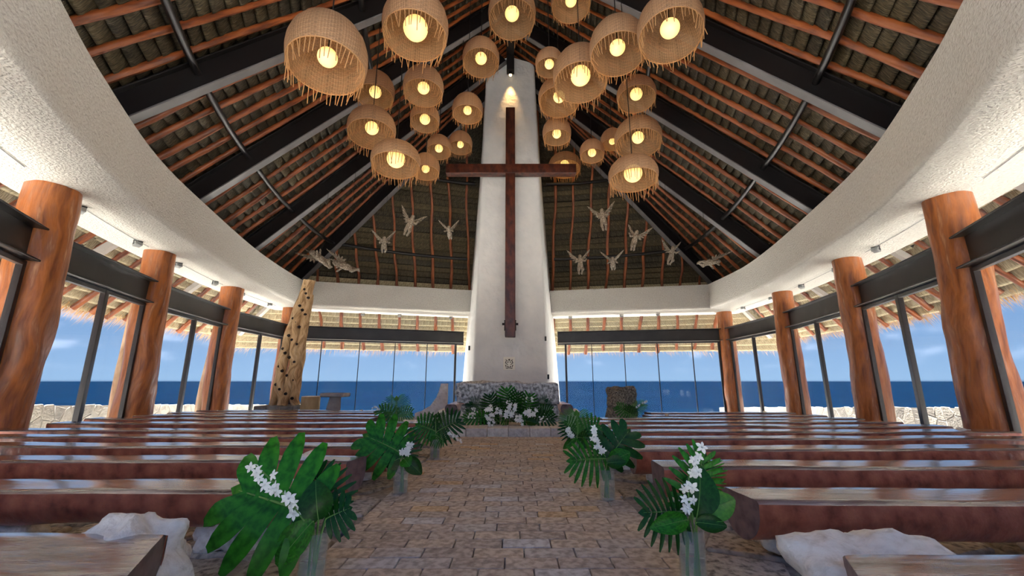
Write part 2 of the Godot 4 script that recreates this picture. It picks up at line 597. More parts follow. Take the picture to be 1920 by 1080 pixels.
func roof() -> void:
	var node := setting("ceiling", "steep palm-thatch roof on varnished pole rafters")
	var bays := []
	for side in [LEFT, RIGHT]:
		for k in 5:
			bays.append([side[k], side[k + 1], k, side == RIGHT])
		bays.append([side[5], BACK, 5, side == RIGHT])
	var cover := MB.new()
	var upper := MB.new()
	fn.seed = 77
	fn.frequency = 0.9
	fn.fractal_octaves = 2
	fn.fractal_type = FastNoiseLite.FRACTAL_FBM
	var parts := 0
	for bay in bays:
		var a: Array = bay[0]
		var b: Array = bay[1]
		var which: int = bay[2]
		var T0 := -0.298 if which < 5 else -0.345
		# the poles
		var n := 6 if which < 5 else 12
		for k in n:
			var s := (k + 0.5) / n
			var path := []
			var rad := []
			var ph := rng.randf() * 9.0
			var top := 0.985
			var low := T0 + rng.randf_range(0.0, 0.02)
			var off := absf(a[0] - CX) * (1.0 - s) * 1.04      # the back poles rise straight instead of fanning
			if which == 5:
				top = clampf(1.0 - (off + 0.12) / absf(a[0] - CX), 0.05, 0.985)
			var steps := 26
			var r0 := rng.randf_range(0.062, 0.085)
			for i in steps + 1:
				var t := lerpf(low, top, float(i) / steps)
				var w := sin(ph + i * 0.9) * 0.05 + sin(ph * 2.0 + i * 0.37) * 0.05
				if which == 5:
					s = clampf(1.0 - off / absf(rib(a, t).x - CX), 0.0, 1.0)
				var p := surf(a, b, clampf(s + w * 0.6 / maxf(surf(a, b, 0, t).distance_to(surf(a, b, 1, t)), 0.6), 0.02, 0.98), t, 0.83 + 0.02 * sin(ph * 3.0 + i * 0.7))
				path.append(p)
				rad.append(r0 * (1.08 - 0.3 * i / steps) * (1.0 + 0.10 * sin(ph + i * 1.7)))
			var mb := MB.new()
			mb.tube(path, rad, 9)
			put("pole_rafter", mb.outward().mesh(), M.pole_wood, node)
		# the thatch courses, from the eave up
		var slope := surf(a, b, 0.5, 0.0).distance_to(surf(a, b, 0.5, 1.0))
		var dt := 0.30 / slope
		var count := int((1.0 - T0) / dt)
		for c in count:
			var t0 := T0 + c * dt
			var t1 := t0 + dt * 1.04
			var single := (which in [1, 2, 3, 4] and c < 29) or (which == 5 and c < 31) or (which == 0 and c < 3)
			var mb := MB.new() if single else upper
			var rows := []
			var ns := 8
			var bulge := rng.randf_range(0.08, 0.115)
			for q in 5:
				var f := q / 4.0
				var row := PackedVector3Array()
				for i in ns + 1:
					var s := float(i) / ns
					var p := surf(a, b, s, lerpf(t0, t1, f), 1.0)
					var down := bulge * (sin(PI * pow(f, 0.7)) + 0.25 * fn.get_noise_3d(p.x * 2.0, p.y * 2.0 + c * 3.0, p.z * 2.0))
					row.append(p - Vector3(0, down * 1.5, 0))
				rows.append(row)
			mb.grid(rows, false, Vector2(rng.randf() * 7.0, rng.randf() * 5.0))
			if single:
				parts += 1
				var tone := rng.randi() % 3
				put("thatch_course", mb.mesh(), M["thatch%d" % tone] if t0 > -0.03 else M.thatch_eave_lit, node)
		var rows2 := []
		for j in 9:
			var row := PackedVector3Array()
			for i in 5:
				row.append(surf(a, b, i / 4.0, lerpf(T0 - 0.004, 1.0, j / 8.0), 1.22))
			rows2.append(row)
		cover.grid(rows2)
		# the ragged straw edge
		var fr := MB.new()
		for k in 1500:
			var s := rng.randf()
			var p := surf(a, b, s, T0 + rng.randf_range(-0.006, 0.02), rng.randf_range(0.86, 1.2))
			var out := (surf(a, b, s, T0) - surf(a, b, s, T0 + 0.1)).normalized()
			var d := (out * rng.randf_range(0.5, 1.0) + Vector3(rng.randf_range(-0.25, 0.25), -rng.randf_range(0.1, 0.7), rng.randf_range(-0.25, 0.25))).normalized()
			var tuft := 0.5 + 0.5 * sin(s * 19.0 + which) * sin(s * 47.0 + which * 2.0)
			var len := rng.randf_range(0.12, 0.28) + 0.22 * tuft
			var sd := d.cross(Vector3(rng.randf() - 0.5, rng.randf() - 0.5, rng.randf() - 0.5)).normalized() * 0.007
			var i0 := fr.vert(p - sd, Vector2(s, 0))
			fr.vert(p + sd, Vector2(s + 0.01, 0))
			fr.vert(p + d * len, Vector2(s, 1))
			fr.tri(i0, i0 + 1, i0 + 2)
		var fo := put("eave_fringe", fr.mesh(), M.straw, node)
		fo.set_meta("kind", "stuff")
	put("thatch_cover", cover.mesh(), M.thatch0, node)
	var uo := put("thatch", upper.mesh(), M.thatch2, node)
	uo.set_meta("kind", "stuff")
	# the steel frame
	var where := ["nearest the camera", "second from the camera", "third from the camera", "fourth from the camera", "fifth from the camera", "beside the tower"]
	for side in [LEFT, RIGHT]:
		var nm := "right" if side == RIGHT else "left"
		for k in range(1, 6):
			var r: Array = side[k]
			var o := thing("roof_beam", "black steel roof beam with lower flange coloured as if lit, %s side, %s" % [nm, where[k]], "beam", Vector3.ZERO, 0, "steel roof beams")
			steel_i_beam(o, rib(r, -0.015), rib(r, 0.985), 0.52, 0.30, M.roof_steel, M.flange_lit_steel)
			var m := MB.new()
			m.bar(rib(r, -0.02, 0.35), rib(r, -0.24, 0.45), 0.22, 0.16, 0.01)
			put("outrigger", m.mesh(), M.outrigger_paint, o)
		for tier in 2:
			for k in range(0, 6):
				var b: Array = side[k + 1] if k < 5 else BACK
				if k == 5:
					b = [CX + (1.9 if side == RIGHT else -1.9), -21.5, -17.0]
				var t: float = [0.17, 0.5][tier]
				var p := rib(side[k], t, 0.5)
				var q := rib(b, t + (0.0 if k < 5 else -0.02), 0.5)
				if k == 5:
					q = Vector3(CX + (2.2 - tier * 0.45) * (1 if side == RIGHT else -1), p.y - 0.35, -20.3 + 1.5 * tier)
				var path := []
				var rad := []
				for i in 9:
					path.append(p.lerp(q, i / 8.0) - Vector3(0, sin(PI * i / 8.0) * 0.1, 0))
					rad.append(0.075)
				var m := MB.new()
				m.tube(path, rad, 14)
				tag(put("tie_pipe", m.outward().mesh(), M.roof_steel), "%s dark steel tie pipe, %s side, %s bay from the camera" % [["lower", "upper"][tier], nm, ORD[k]], "pipe", "steel tie pipes")
	var rb := MB.new()
	rb.bar(Vector3(CX, RIB_TOP + 0.25, 1.2), Vector3(CX, RIB_TOP + 0.25, -16.45), 0.34, 0.5, 0.01)
	tag(put("ridge_beam", rb.mesh(), M.roof_steel), "dark steel ridge beam at the top of the roof", "beam")


# ---------------------------------------------------------------- columns, windows, walls
func trunk(path: Array, r0: float, r1: float, sides: int, sd: int, rough := 0.07) -> ArrayMesh:
	fn.seed = sd
	fn.frequency = 0.55
	fn.fractal_type = FastNoiseLite.FRACTAL_FBM
	fn.fractal_octaves = 3
	var rad := []
	for i in path.size():
		rad.append(lerpf(r0, r1, float(i) / (path.size() - 1)))
	var m := MB.new()
	m.tube(path, rad, sides, true, func(r, k): return rough * fn.get_noise_3d(cos(TAU * k / sides) * 1.3, path[r].y * 1.1, sin(TAU * k / sides) * 1.3) * 2.0)
	return m.outward().mesh()


func columns() -> void:
	var n := 0
	for side in [LEFT, RIGHT]:
		for k in range(0, 6):
			var c: Array = side[k]
			var path := []
			for i in 31:
				var y := lerpf(-1.6 if k > 1 else 0.0, SOFFIT + 0.01, i / 30.0)
				path.append(Vector3(c[0] + 0.03 * sin(y * 1.3 + k * 2.0), y, c[1] + 0.03 * cos(y * 1.1 + k)))
			var o := put("column", trunk(path, 0.40, 0.34, 28, 100 + n, 0.08), M.column_wood)
			var nm := "right" if side == RIGHT else "left"
			var pl: String = "behind the camera" if k == 0 else ("out of view beside the camera" if k == 1 else ["nearest the camera", "second nearest", "third nearest", "at the back corner"][k - 2])
			tag(o, "varnished orange-brown tree trunk column on the %s side, %s" % [nm, pl], "column", "trunk columns")
			n += 1
			if k in [2, 3, 4]:
				var dx: float = -0.42 if side == LEFT else 0.12
				var away := Vector2(c[0], c[1]).normalized()
				path = []
				for i in 20:
					var y := lerpf(-1.6, 4.0, i / 19.0)
					path.append(Vector3(c[0] + away.x * 1.6 + dx + 0.1 * sin(y * 0.9 + k), y, c[1] + away.y * 1.6 + 0.05 * cos(y * 1.3)))
				var p := put("eave_post", trunk(path, 0.13, 0.10, 16, 140 + n, 0.12), M.pale_wood)
				tag(p, "pale sunlit wooden eave post outside the %s glass, %s" % [nm, ["nearest the camera", "second nearest", "farthest"][k - 2]], "post", "eave posts")


func window_bay(a: Vector2, b: Vector2, mull: Array, thick: float, base: float, label: String, n: int) -> void:
	var node := setting("window_%d" % n, label)
	var A := Vector3(a.x, 0, a.y)
	var B := Vector3(b.x, 0, b.y)
	var d := (B - A).normalized()
	var Y := func(p: Vector3, y: float) -> Vector3: return Vector3(p.x, y, p.z)
	var m := MB.new()
	m.bar(Y.call(A, 2.91), Y.call(B, 2.91), 0.09, 0.08)
	put("head_frame", m.mesh(), M.frame_steel, node)
	for e in [A + d * 0.40, B - d * 0.40]:
		m = MB.new()
		m.bevel_box(Transform3D(Basis.looking_at(d, Vector3.UP), Y.call(e, (base + 2.95) * 0.5)), Vector3(0.09, 2.95 - base, 0.10), 0.006)
		put("frame_post", m.mesh(), M.frame_steel, node)
	for f in mull:
		m = MB.new()
		var p := A.lerp(B, f)
		m.bevel_box(Transform3D(Basis.looking_at(d, Vector3.UP), Y.call(p, (base + 2.95) * 0.5)), Vector3(0.10, 2.95 - base, thick), 0.006)
		put("mullion", m.mesh(), M.frame_steel, node)
	var at := [0.0] + mull + [1.0]
	for k in at.size() - 1:
		for lv in 2:
			var p: Vector3 = A.lerp(B, at[k])
			var q: Vector3 = A.lerp(B, at[k + 1])
			if lv == 1 and k > 0:
				continue
			if lv == 1:
				q = B
			var lo: float = [base, 3.55][lv]
			var hi: float = [2.93, SOFFIT][lv]
			m = MB.new()
			m.bar(Y.call(p, (lo + hi) * 0.5), Y.call(q, (lo + hi) * 0.5), 0.01, hi - lo, 0.0005)
			put("pane", m.mesh(), M.glass, node)
	var o := thing("lintel_beam", "black steel lintel beam over the %s" % label.replace("tall glass window ", "window "), "beam", Vector3.ZERO, 0, "steel lintel beams")
	steel_i_beam(o, Y.call(A, 2.98), Y.call(B, 2.98), 0.55, 0.36, M.steel, M.steel)


func windows() -> void:
	var n := 1
	for side in [LEFT, RIGHT]:
		var nm := "right" if side == RIGHT else "left"
		for k in range(1, 5):
			window_bay(Vector2(side[k][0], side[k][1]), Vector2(side[k + 1][0], side[k + 1][1]), [0.5], 0.13, -1.5, "tall glass window on the %s side, %s bay from the camera" % [nm, ORD[k - 1]], n)
			n += 1
	window_bay(Vector2(-10.24, -18.99), Vector2(-2.5, -21.5), [0.18, 0.385, 0.585, 0.775], 0.035, -1.5, "tall glass window at the back, left of the tower", n)
	window_bay(Vector2(10.36, -20.1), Vector2(2.35, -21.5), [0.20, 0.40, 0.595, 0.79], 0.035, -1.5, "tall glass window at the back, right of the tower", n + 1)


func stone_wall(called: String, pts: Array, tops: Array, label: String) -> void:
	var node := setting(called, label)
	var cum := 0.0
	for k in pts.size() - 1:
		var a := Vector3(pts[k].x, 0, pts[k].y)
		var b := Vector3(pts[k + 1].x, 0, pts[k + 1].y)
		var L := a.distance_to(b)
		var d := (b - a) / L
		var nrm := d.cross(Vector3.UP)                    # faces the chapel
		if nrm.dot(Vector3(0, 0, -10) - a) < 0:
			nrm = -nrm
		var back := MB.new()
		for q in [[0.0, 0.0]]:
			var P := [a - nrm * 0.4, a, b, b - nrm * 0.4]
			var lowr := []
			var topr := []
			for i in 4:
				lowr.append(Vector3(P[i].x, -1.75, P[i].z))
				topr.append(Vector3(P[i].x, (tops[k] if i in [0, 1] else tops[k + 1]) - 0.03, P[i].z))
			back.grid([lowr, topr], true)
			back.face(topr)
		put("wall_core", back.outward().mesh(), M.wall_mortar, node)
		var hi: float = maxf(tops[k], tops[k + 1])
		for poly in cells(Vector2(0, hi - 1.25), Vector2(L, hi), 0.42, 0.035):
			var c := Vector2.ZERO
			for p in poly:
				c += p / poly.size()
			var drop: float = lerpf(tops[k], tops[k + 1], c.x / L) - hi
			var loc := PackedVector2Array()
			for p in poly:
				loc.append(p - c)
			var o := put("stone", slab_mesh(loc, rng.randf_range(0.008, 0.02), 0.012), M["wall_stone%d" % (rng.randi() % 3)], node)
			o.transform = Transform3D(Basis(d, nrm, Vector3.UP), a + d * c.x + Vector3.UP * (c.y + drop))
		cum += L


func outside() -> void:
	var sea := put("sea", null, M.sea)
	var m := MB.new()
	m.face([Vector3(-40000, -14, 40000), Vector3(40000, -14, 40000), Vector3(40000, -14, -40000), Vector3(-40000, -14, -40000)])
	sea.mesh = m.mesh()
	sea.set_meta("kind", "structure")
	sea.set_meta("label", "deep blue sea reaching to the horizon")
	var t := MB.new()
	var top := []
	var low := []
	for k in 48:
		var a := TAU * k / 48.0
		var r := 1.0 + 0.05 * sin(a * 5.0) + 0.04 * sin(a * 11.0)
		top.append(Vector3(cos(a) * 21.0 * r, -1.7, -10.0 + sin(a) * 21.5 * r))
		low.append(Vector3(cos(a) * 24.0 * r, -15.0, -10.0 + sin(a) * 24.0 * r))
	t.grid([low, top], true)
	t.face(top)
	var o := put("terrace_ground", t.outward().mesh(), M.terrace)
	o.set_meta("kind", "structure")
	o.set_meta("label", "pale limestone ground around the chapel")
	var pz := MB.new()
	pz.bevel_box(Transform3D(Basis(), Vector3(0, -0.87, 9.1)), Vector3(20, 1.7, 13), 0.02)
	o = put("added_bounce_plaza", pz.mesh(), M.terrace)  # unseen slab added to bounce sunlight onto the floor, altar and tower
	o.set_meta("kind", "structure")
	o.set_meta("label", "added pale slab behind the camera that bounces sunlight inside")
	stone_wall("wall_left", [Vector2(-11.2, -4.2), Vector2(-12.2, -6.4), Vector2(-13.6, -10.5), Vector2(-14.5, -15.0), Vector2(-14.6, -21.0), Vector2(-13.2, -27.0)], [0.82, 0.71, 0.50, 0.26, -0.04, -0.36], "low wall of pale irregular stones outside the left windows")
	stone_wall("wall_right", [Vector2(11.2, -4.4), Vector2(12.2, -6.6), Vector2(13.6, -10.7), Vector2(14.5, -15.2), Vector2(14.6, -22.0), Vector2(13.2, -27.5)], [0.74, 0.63, 0.40, 0.17, -0.22, -0.54], "low wall of pale irregular stones outside the right windows")


# ---------------------------------------------------------------- floor
func floors() -> void:
	var node := setting("floor", "stone floor with a paved centre aisle")
	var m := MB.new()
	var top := []
	var low := []
	for p in [[-2.5, 2.6], [-6.4, -2.6], [-7.3, -5.2], [-8.4, -8.6], [-9.0, -11.0], [-9.3, -13.2], [9.3, -13.2], [9.0, -11.4], [8.4, -8.8], [7.3, -5.4], [6.4, -2.8], [2.5, 2.6]]:
		top.append(Vector3(p[0], -0.02, p[1]))
		low.append(Vector3(p[0], -1.7, p[1]))
	m.grid([low, top], true)
	m.face(top)
	put("bed", m.outward().mesh(), M.mortar, node)
	# aisle pavers
	var row_d := 0.152
	var len := 0.315
	var half := 1.1
	var shapes := []
	for k in 5:
		var b := MB.new()
		b.bevel_box(Transform3D(Basis(), Vector3(0, -0.012, 0)), Vector3(len - 0.007, 0.05, row_d - 0.006), 0.005)
		shapes.append(b.mesh())
	var z := -2.2
	var rown := 0
	var n := 0
	while z > -8.35:
		var off := (0.5 if rown % 2 else 0.0) * len + rng.randf_range(-0.05, 0.05)
		var x := -half - off
		while x < half:
			var a := maxf(x, -half)
			var b := minf(x + len, half)
			if b - a > 0.05:
				var pick := rng.randf()
				var tone := 0 if pick < 0.28 else (1 if pick < 0.5 else (2 if pick < 0.74 else (3 if pick < 0.92 else (4 if pick < 0.965 else 5))))
				var o: MeshInstance3D
				if b - a > len - 0.01:
					o = put("paver", shapes[0], M["paver%d" % tone], node)
				else:
					var bb := MB.new()
					bb.bevel_box(Transform3D(Basis(), Vector3(0, -0.012, 0)), Vector3(b - a - 0.007, 0.05, row_d - 0.006), 0.005)
					o = put("paver", bb.mesh(), M["paver%d" % tone], node)
				o.position = Vector3(CX + (a + b) * 0.5, rng.randf_range(-0.002, 0.002), z - row_d * 0.5)
				o.rotation = Vector3(rng.randf_range(-0.006, 0.006), rng.randf_range(-0.006, 0.006), rng.randf_range(-0.004, 0.004))
				n += 1
			x += len
		z -= row_d
		rown += 1
	# rough flagstones beside the aisle
	for sgn in [-1, 1]:
		for poly in cells(Vector2(1.13, 1.3), Vector2(4.2, 8.6), 0.5, 0.07):
			var c := Vector2.ZERO
			for p in poly:
				c += p / poly.size()
			var loc := PackedVector2Array()
			for p in poly:
				loc.append(Vector2((p.x - c.x) * sgn, -(p.y - c.y)))
			var o := put("flagstone", slab_mesh(loc, rng.randf_range(0.0, 0.012), 0.02), M["flag%d" % (rng.randi() % 3)], node)
			o.position = Vector3(CX + c.x * sgn, 0, -c.y)


# ---------------------------------------------------------------- benches
var rocks := []


func bench(x0: float, x1: float, zr: float, w: float, sd: int, label: String, slant: float) -> void:
	# x0 is the end at the aisle, x1 the outer end; zr the far edge; the top lies at 0.38
	var o := thing("log_bench", label, "bench", Vector3(x0, 0, -zr + w * 0.5), 0.0, "log benches")
	fn.seed = sd
	fn.frequency = 0.35
	fn.fractal_type = FastNoiseLite.FRACTAL_FBM
	fn.fractal_octaves = 3
	var n := 26
	var rows := []
	var tops := []
	var th := rng.randf_range(0.24, 0.29)
	for i in n + 1:
		var x := (x1 - x0) * i / n
		var row := []
		var wz := w * (1.0 + 0.10 * fn.get_noise_2d(x * 1.4, 3.0))
		var shift := 0.05 * fn.get_noise_2d(x, 9.0)
		var ty := 0.38 + 0.012 * fn.get_noise_2d(x * 1.5, 30.0)
		var near_end := slant if i == 0 else 0.0
		for k in 13:
			var a := PI * k / 12.0
			var q := 1.0 + 0.12 * fn.get_noise_3d(x * 2.0, cos(a) * 1.5, sin(a) * 1.5)
			var zz := cos(a) * wz * 0.5 * (1.0 + 0.10 * sin(a)) * (q if k > 0 and k < 12 else 1.0) + shift
			var yy := ty - 0.018 - pow(sin(a), 0.75) * (th - 0.018) * q
			if k == 0 or k == 12:
				yy = ty - 0.018
			row.append(Vector3(x + near_end * zz * signf(x1 - x0), yy, zz))
		rows.append(row)
		var f: Vector3 = row[0]
		var b: Vector3 = row[12]
		var trow := [f]
		for k in 7:
			var t := (k + 0.25) / 6.5
			var p := f.lerp(b, clampf(t * 0.94 + 0.01, 0.015, 0.985))
			p.y = ty + 0.004 * fn.get_noise_2d(x * 3.0, p.z * 14.0)
			trow.append(p)
		trow.append(b)
		tops.append(trow)
	var m := MB.new()
	m.grid(rows)
	var side := put("log", m.mesh(), M.bench_side, o)
	m = MB.new()
	m.grid(tops)
	put("seat_top", m.mesh(), M.bench_top, o)
	for e in [0, n]:
		m = MB.new()
		var pts: Array = rows[e].duplicate()
		var t2: Array = tops[e].duplicate()
		t2.reverse()
		pts.append_array(t2.slice(1, 8))
		m.face(pts)
		put("cut_end", m.mesh(), M.bench_end, side)


func rock_at(p: Vector3, size: Vector3, turn: float, label: String, k := -1) -> void:
	var o := put("support_rock", rocks[k if k >= 0 else rng.randi() % 6], M.white_rock)
	o.position = p + Vector3(0, size.y * 0.44, 0)
	o.rotation.y = turn
	o.scale = size
	tag(o, label, "rock", "bench support rocks")


func benches() -> void:
	rng.seed = 77123
	for k in 6:
		rocks.append(blob(Vector3.ONE, 10, 0.35, 0.34, 1.6, 300 + k))
	rocks.append(blob(Vector3.ONE, 16, 0.22, 0.24, 1.5, 311))
	rocks.append(blob(Vector3.ONE, 16, 0.45, 0.26, 1.5, 312))
	var left := [[2.09, -1.45, -4.6], [3.16, -1.42, -5.3], [4.15, -1.39, -6.0], [5.0, -1.33, -6.6], [5.74, -1.29, -7.1], [6.48, -1.35, -7.7], [7.46, -1.32, -7.6], [8.3, -2.57, -7.87], [9.05, -2.7, -7.6], [9.8, -2.8, -7.5], [10.4, -3.2, -7.36]]
	var right := [[1.86, 1.22, 4.6], [2.95, 1.40, 5.3], [3.9, 1.22, 6.0], [4.8, 1.25, 6.5], [5.58, 1.11, 6.8], [6.3, 1.25, 6.92], [7.0, 1.2, 6.7], [7.67, 1.3, 6.6], [8.3, 1.66, 6.5], [9.0, 2.74, 6.3], [9.77, 3.0, 6.2]]
	var s := 0
	for rows in [left, right]:
		var nm := "left" if rows == left else "right"
		var sg := -1.0 if rows == left else 1.0
		for k in rows.size():
			var r: Array = rows[k]
			var w: float = rng.randf_range(0.31, 0.37)
			if k == 0:
				w = 0.50 if rows == left else 0.42
			var slant := 0.55 if k == 0 and rows == left else (0.5 if k == 0 else rng.randf_range(-0.12, 0.3))
			if rows == left and k == 0:
				slant = -0.5
			if rows == right and k == 0:
				slant = -0.5
			bench(r[1], r[2], r[0], w, 400 + s, "dark red half-log bench on the %s of the aisle, %s row from the camera" % [nm, ORD[k]], slant)
			s += 1
			var zc: float = -r[0] + w * 0.5
			var L: float = r[2] - r[1]
			var ends := [0.42 * sg / absf(L) * absf(L), L * 0.5, L - 0.5 * sg]
			if k == 0 and rows == left:
				ends = [0.34 * sg, L - 0.5 * sg]
			elif k == 0:
				ends = [0.32 * sg, L - 0.5 * sg]
			for e in ends.size():
				var place: String = ["aisle end", "middle", "outer end"][e] if ends.size() == 3 else ["aisle end", "outer end"][e]
				var sz := Vector3(rng.randf_range(0.36, 0.52), rng.randf_range(0.31, 0.39), rng.randf_range(0.34, 0.44))
				if e == 1 and ends.size() == 3:
					sz *= 0.8
				var back := -0.10
				if k == 0 and e == 0:
					sz = Vector3(0.46, 0.44, 0.42) if rows == left else Vector3(0.62, 0.40, 0.44)
					back = -0.32
				rock_at(Vector3(r[1] + ends[e], 0, zc + back), sz, rng.randf() * 6.0 if k > 0 or e > 0 else 0.3, "white limestone rock under the %s of the %s %s bench" % [place, ORD[k], nm], -1 if k > 0 or e > 0 else (6 if rows == left else 7))


# ---------------------------------------------------------------- tower, cross, altar
func tower() -> void:
	var o := thing("tower", "tall white plastered tower tapering up into the thatch", "tower", Vector3(CX, 0, 0))
	var rows := []
	for i in 25:
		var f := i / 24.0
		var y := lerpf(-1.7, 15.2, f)
		var wf := lerpf(1.52, 1.10, f)
		var wb := lerpf(2.62, 1.62, f)
		var r := 0.16
		var zf := -16.5
		var zb := -21.9
		var side := Vector2(wb - wf, zb - zf).normalized()
		var row := []
		var pts := [Vector2(-wb, zb), Vector2(-wf, zf) + Vector2(-side.x, side.y) * r * 1.6, Vector2(-wf, zf) + Vector2(-side.x * 0.5, side.y) * r * 0.45, Vector2(-wf + r * 0.45, zf - 0.01), Vector2(-wf + r * 1.3, zf), Vector2(-wf * 0.4, zf), Vector2(0, zf), Vector2(wf * 0.4, zf), Vector2(wf - r * 1.3, zf), Vector2(wf - r * 0.45, zf - 0.01), Vector2(wf, zf) + Vector2(side.x * 0.5, side.y) * r * 0.45, Vector2(wf, zf) + Vector2(side.x, side.y) * r * 1.6, Vector2(wb, zb)]
		for p in pts:
			row.append(Vector3(p.x, y + (0.0 if i < 24 else 0.55 * (1.0 - absf(p.x) / wb)), p.y))
		rows.append(row)
	var m := MB.new()
	m.grid(rows, true)
	m.face(rows[24])
	put("shaft", m.outward().mesh(), M.plaster, o)
	# the plaque, an ornament in low relief on a white tile
	var pl := thing("plaque", "small square white relief plaque on the tower", "plaque", Vector3(CX - 0.04, 1.73, -16.49))
	m = MB.new()
	m.bevel_box(Transform3D(Basis(), Vector3.ZERO), Vector3(0.46, 0.50, 0.05), 0.01)
	put("tile", m.mesh(), M.plaque_white, pl)
	var add := func(x: float, y: float, w: float, h: float, rot: float) -> void:
		for s in [-1, 1]:
			var mm := MB.new()
			mm.bevel_box(Transform3D(Basis(Vector3(0, 0, 1), rot * s), Vector3(x * s, y, 0.03)), Vector3(w, h, 0.02), 0.006)
			put("relief", mm.mesh(), M.plaque_dark, pl)
	for q in [[0.0, 0.14, 0.06, 0.06, 0.785], [0.10, 0.12, 0.10, 0.025, 0.6], [0.13, 0.05, 0.03, 0.10, 0.3], [0.05, 0.05, 0.08, 0.025, -0.5], [0.09, -0.02, 0.10, 0.025, 0.7], [0.13, -0.09, 0.03, 0.09, -0.3], [0.05, -0.12, 0.07, 0.03, 0.5], [0.0, -0.17, 0.16, 0.025, 0.0], [0.10, -0.18, 0.08, 0.025, 0.3]]:
		add.call(q[0], q[1], q[2], q[3], q[4])
	# fittings
	for q in [[1.42, 2.70, "small dark alarm box high on the right edge of the tower"], [1.50, 1.22, "small black switch plate low on the right edge of the tower"], [-1.62, 2.35, "small black switch plate on the left edge of the tower"]]:
		m = MB.new()
		m.bevel_box(Transform3D(), Vector3(0.07, 0.18, 0.06), 0.01)
		var f := thing("switch_box", q[2], "switch", Vector3(CX + q[0] - 0.02, q[1], -16.52 - (0.25 if q[0] < 0 else 0.0)), 0.0)
		put("plate", m.mesh(), M.black_fitting, f)
	# the king post and its lamp
	m = MB.new()
	m.bar(Vector3(CX, RIB_TOP - 0.01, -16.26), Vector3(CX, 14.74, -16.26), 0.34, 0.34, 0.01, Vector3.BACK)
	tag(put("king_post", m.mesh(), M.roof_steel), "dark post hanging from the ridge above the tower lamp", "post")
	var lamp := thing("tower_spotlight", "small lit spotlight shining down the top of the tower", "spotlight", Vector3(CX, 14.58, -16.26))
	m = MB.new()
	m.tube([Vector3(0, 0.14, 0), Vector3(0, 0.02, -0.02)], [0.09, 0.10], 16)
	put("housing", m.outward().mesh(), M.black_fitting, lamp)
	var sp := SphereMesh.new()
	sp.radius = 0.075
	sp.height = 0.12
	put("lens", sp, M.spot_lens_glow, lamp)
	var sl := SpotLight3D.new()
	sl.light_color = Color(1.0, 0.78, 0.48)
	sl.light_energy = 3.0
	sl.spot_range = 30
	sl.spot_attenuation = 2.0
	sl.spot_angle = 24
	sl.light_size = 0.06
	sl.shadow_enabled = true
	sl.position = Vector3(0, -0.1, 0)
	lamp.add_child(sl)
	sl.rotation_degrees = Vector3(-80, 0, 0)


func cross() -> void:
	var o := thing("cross", "large dark red wooden cross standing off the white tower", "cross", Vector3(CX, 2.71, -16.05))
	var m := MB.new()
	m.bevel_box(Transform3D(Basis(), Vector3(0, 4.97, 0)), Vector3(0.40, 9.94, 0.36), 0.02)
	put("upright", m.mesh(), M.cross_wood, o)
	m = MB.new()
	m.bevel_box(Transform3D(Basis(), Vector3(0.03, 7.02, 0.02)), Vector3(5.45, 0.42, 0.38), 0.02)
	put("crossbar", m.mesh(), M.cross_wood, o)
	for q in [0.5, 7.0, 9.5]:
		m = MB.new()
		m.tube([Vector3(0, q, -0.1), Vector3(0, q, -0.50)], [0.06, 0.06], 12)
		put("wall_bracket", m.outward().mesh(), M.black_fitting, o)
	for s in [-1, 1]:
		m = MB.new()
		m.tube([Vector3(s * 0.19, 0.5, 0.05), Vector3(s * 0.31, 0.5, 0.05)], [0.045, 0.045], 12)
		put("bolt", m.outward().mesh(), M.black_fitting, o)
		m = MB.new()
		m.bevel_box(Transform3D(Basis(), Vector3(s * 0.215, 0.45, 0.05)), Vector3(0.03, 0.4, 0.14), 0.006)
		put("side_plate", m.mesh(), M.black_fitting, o)


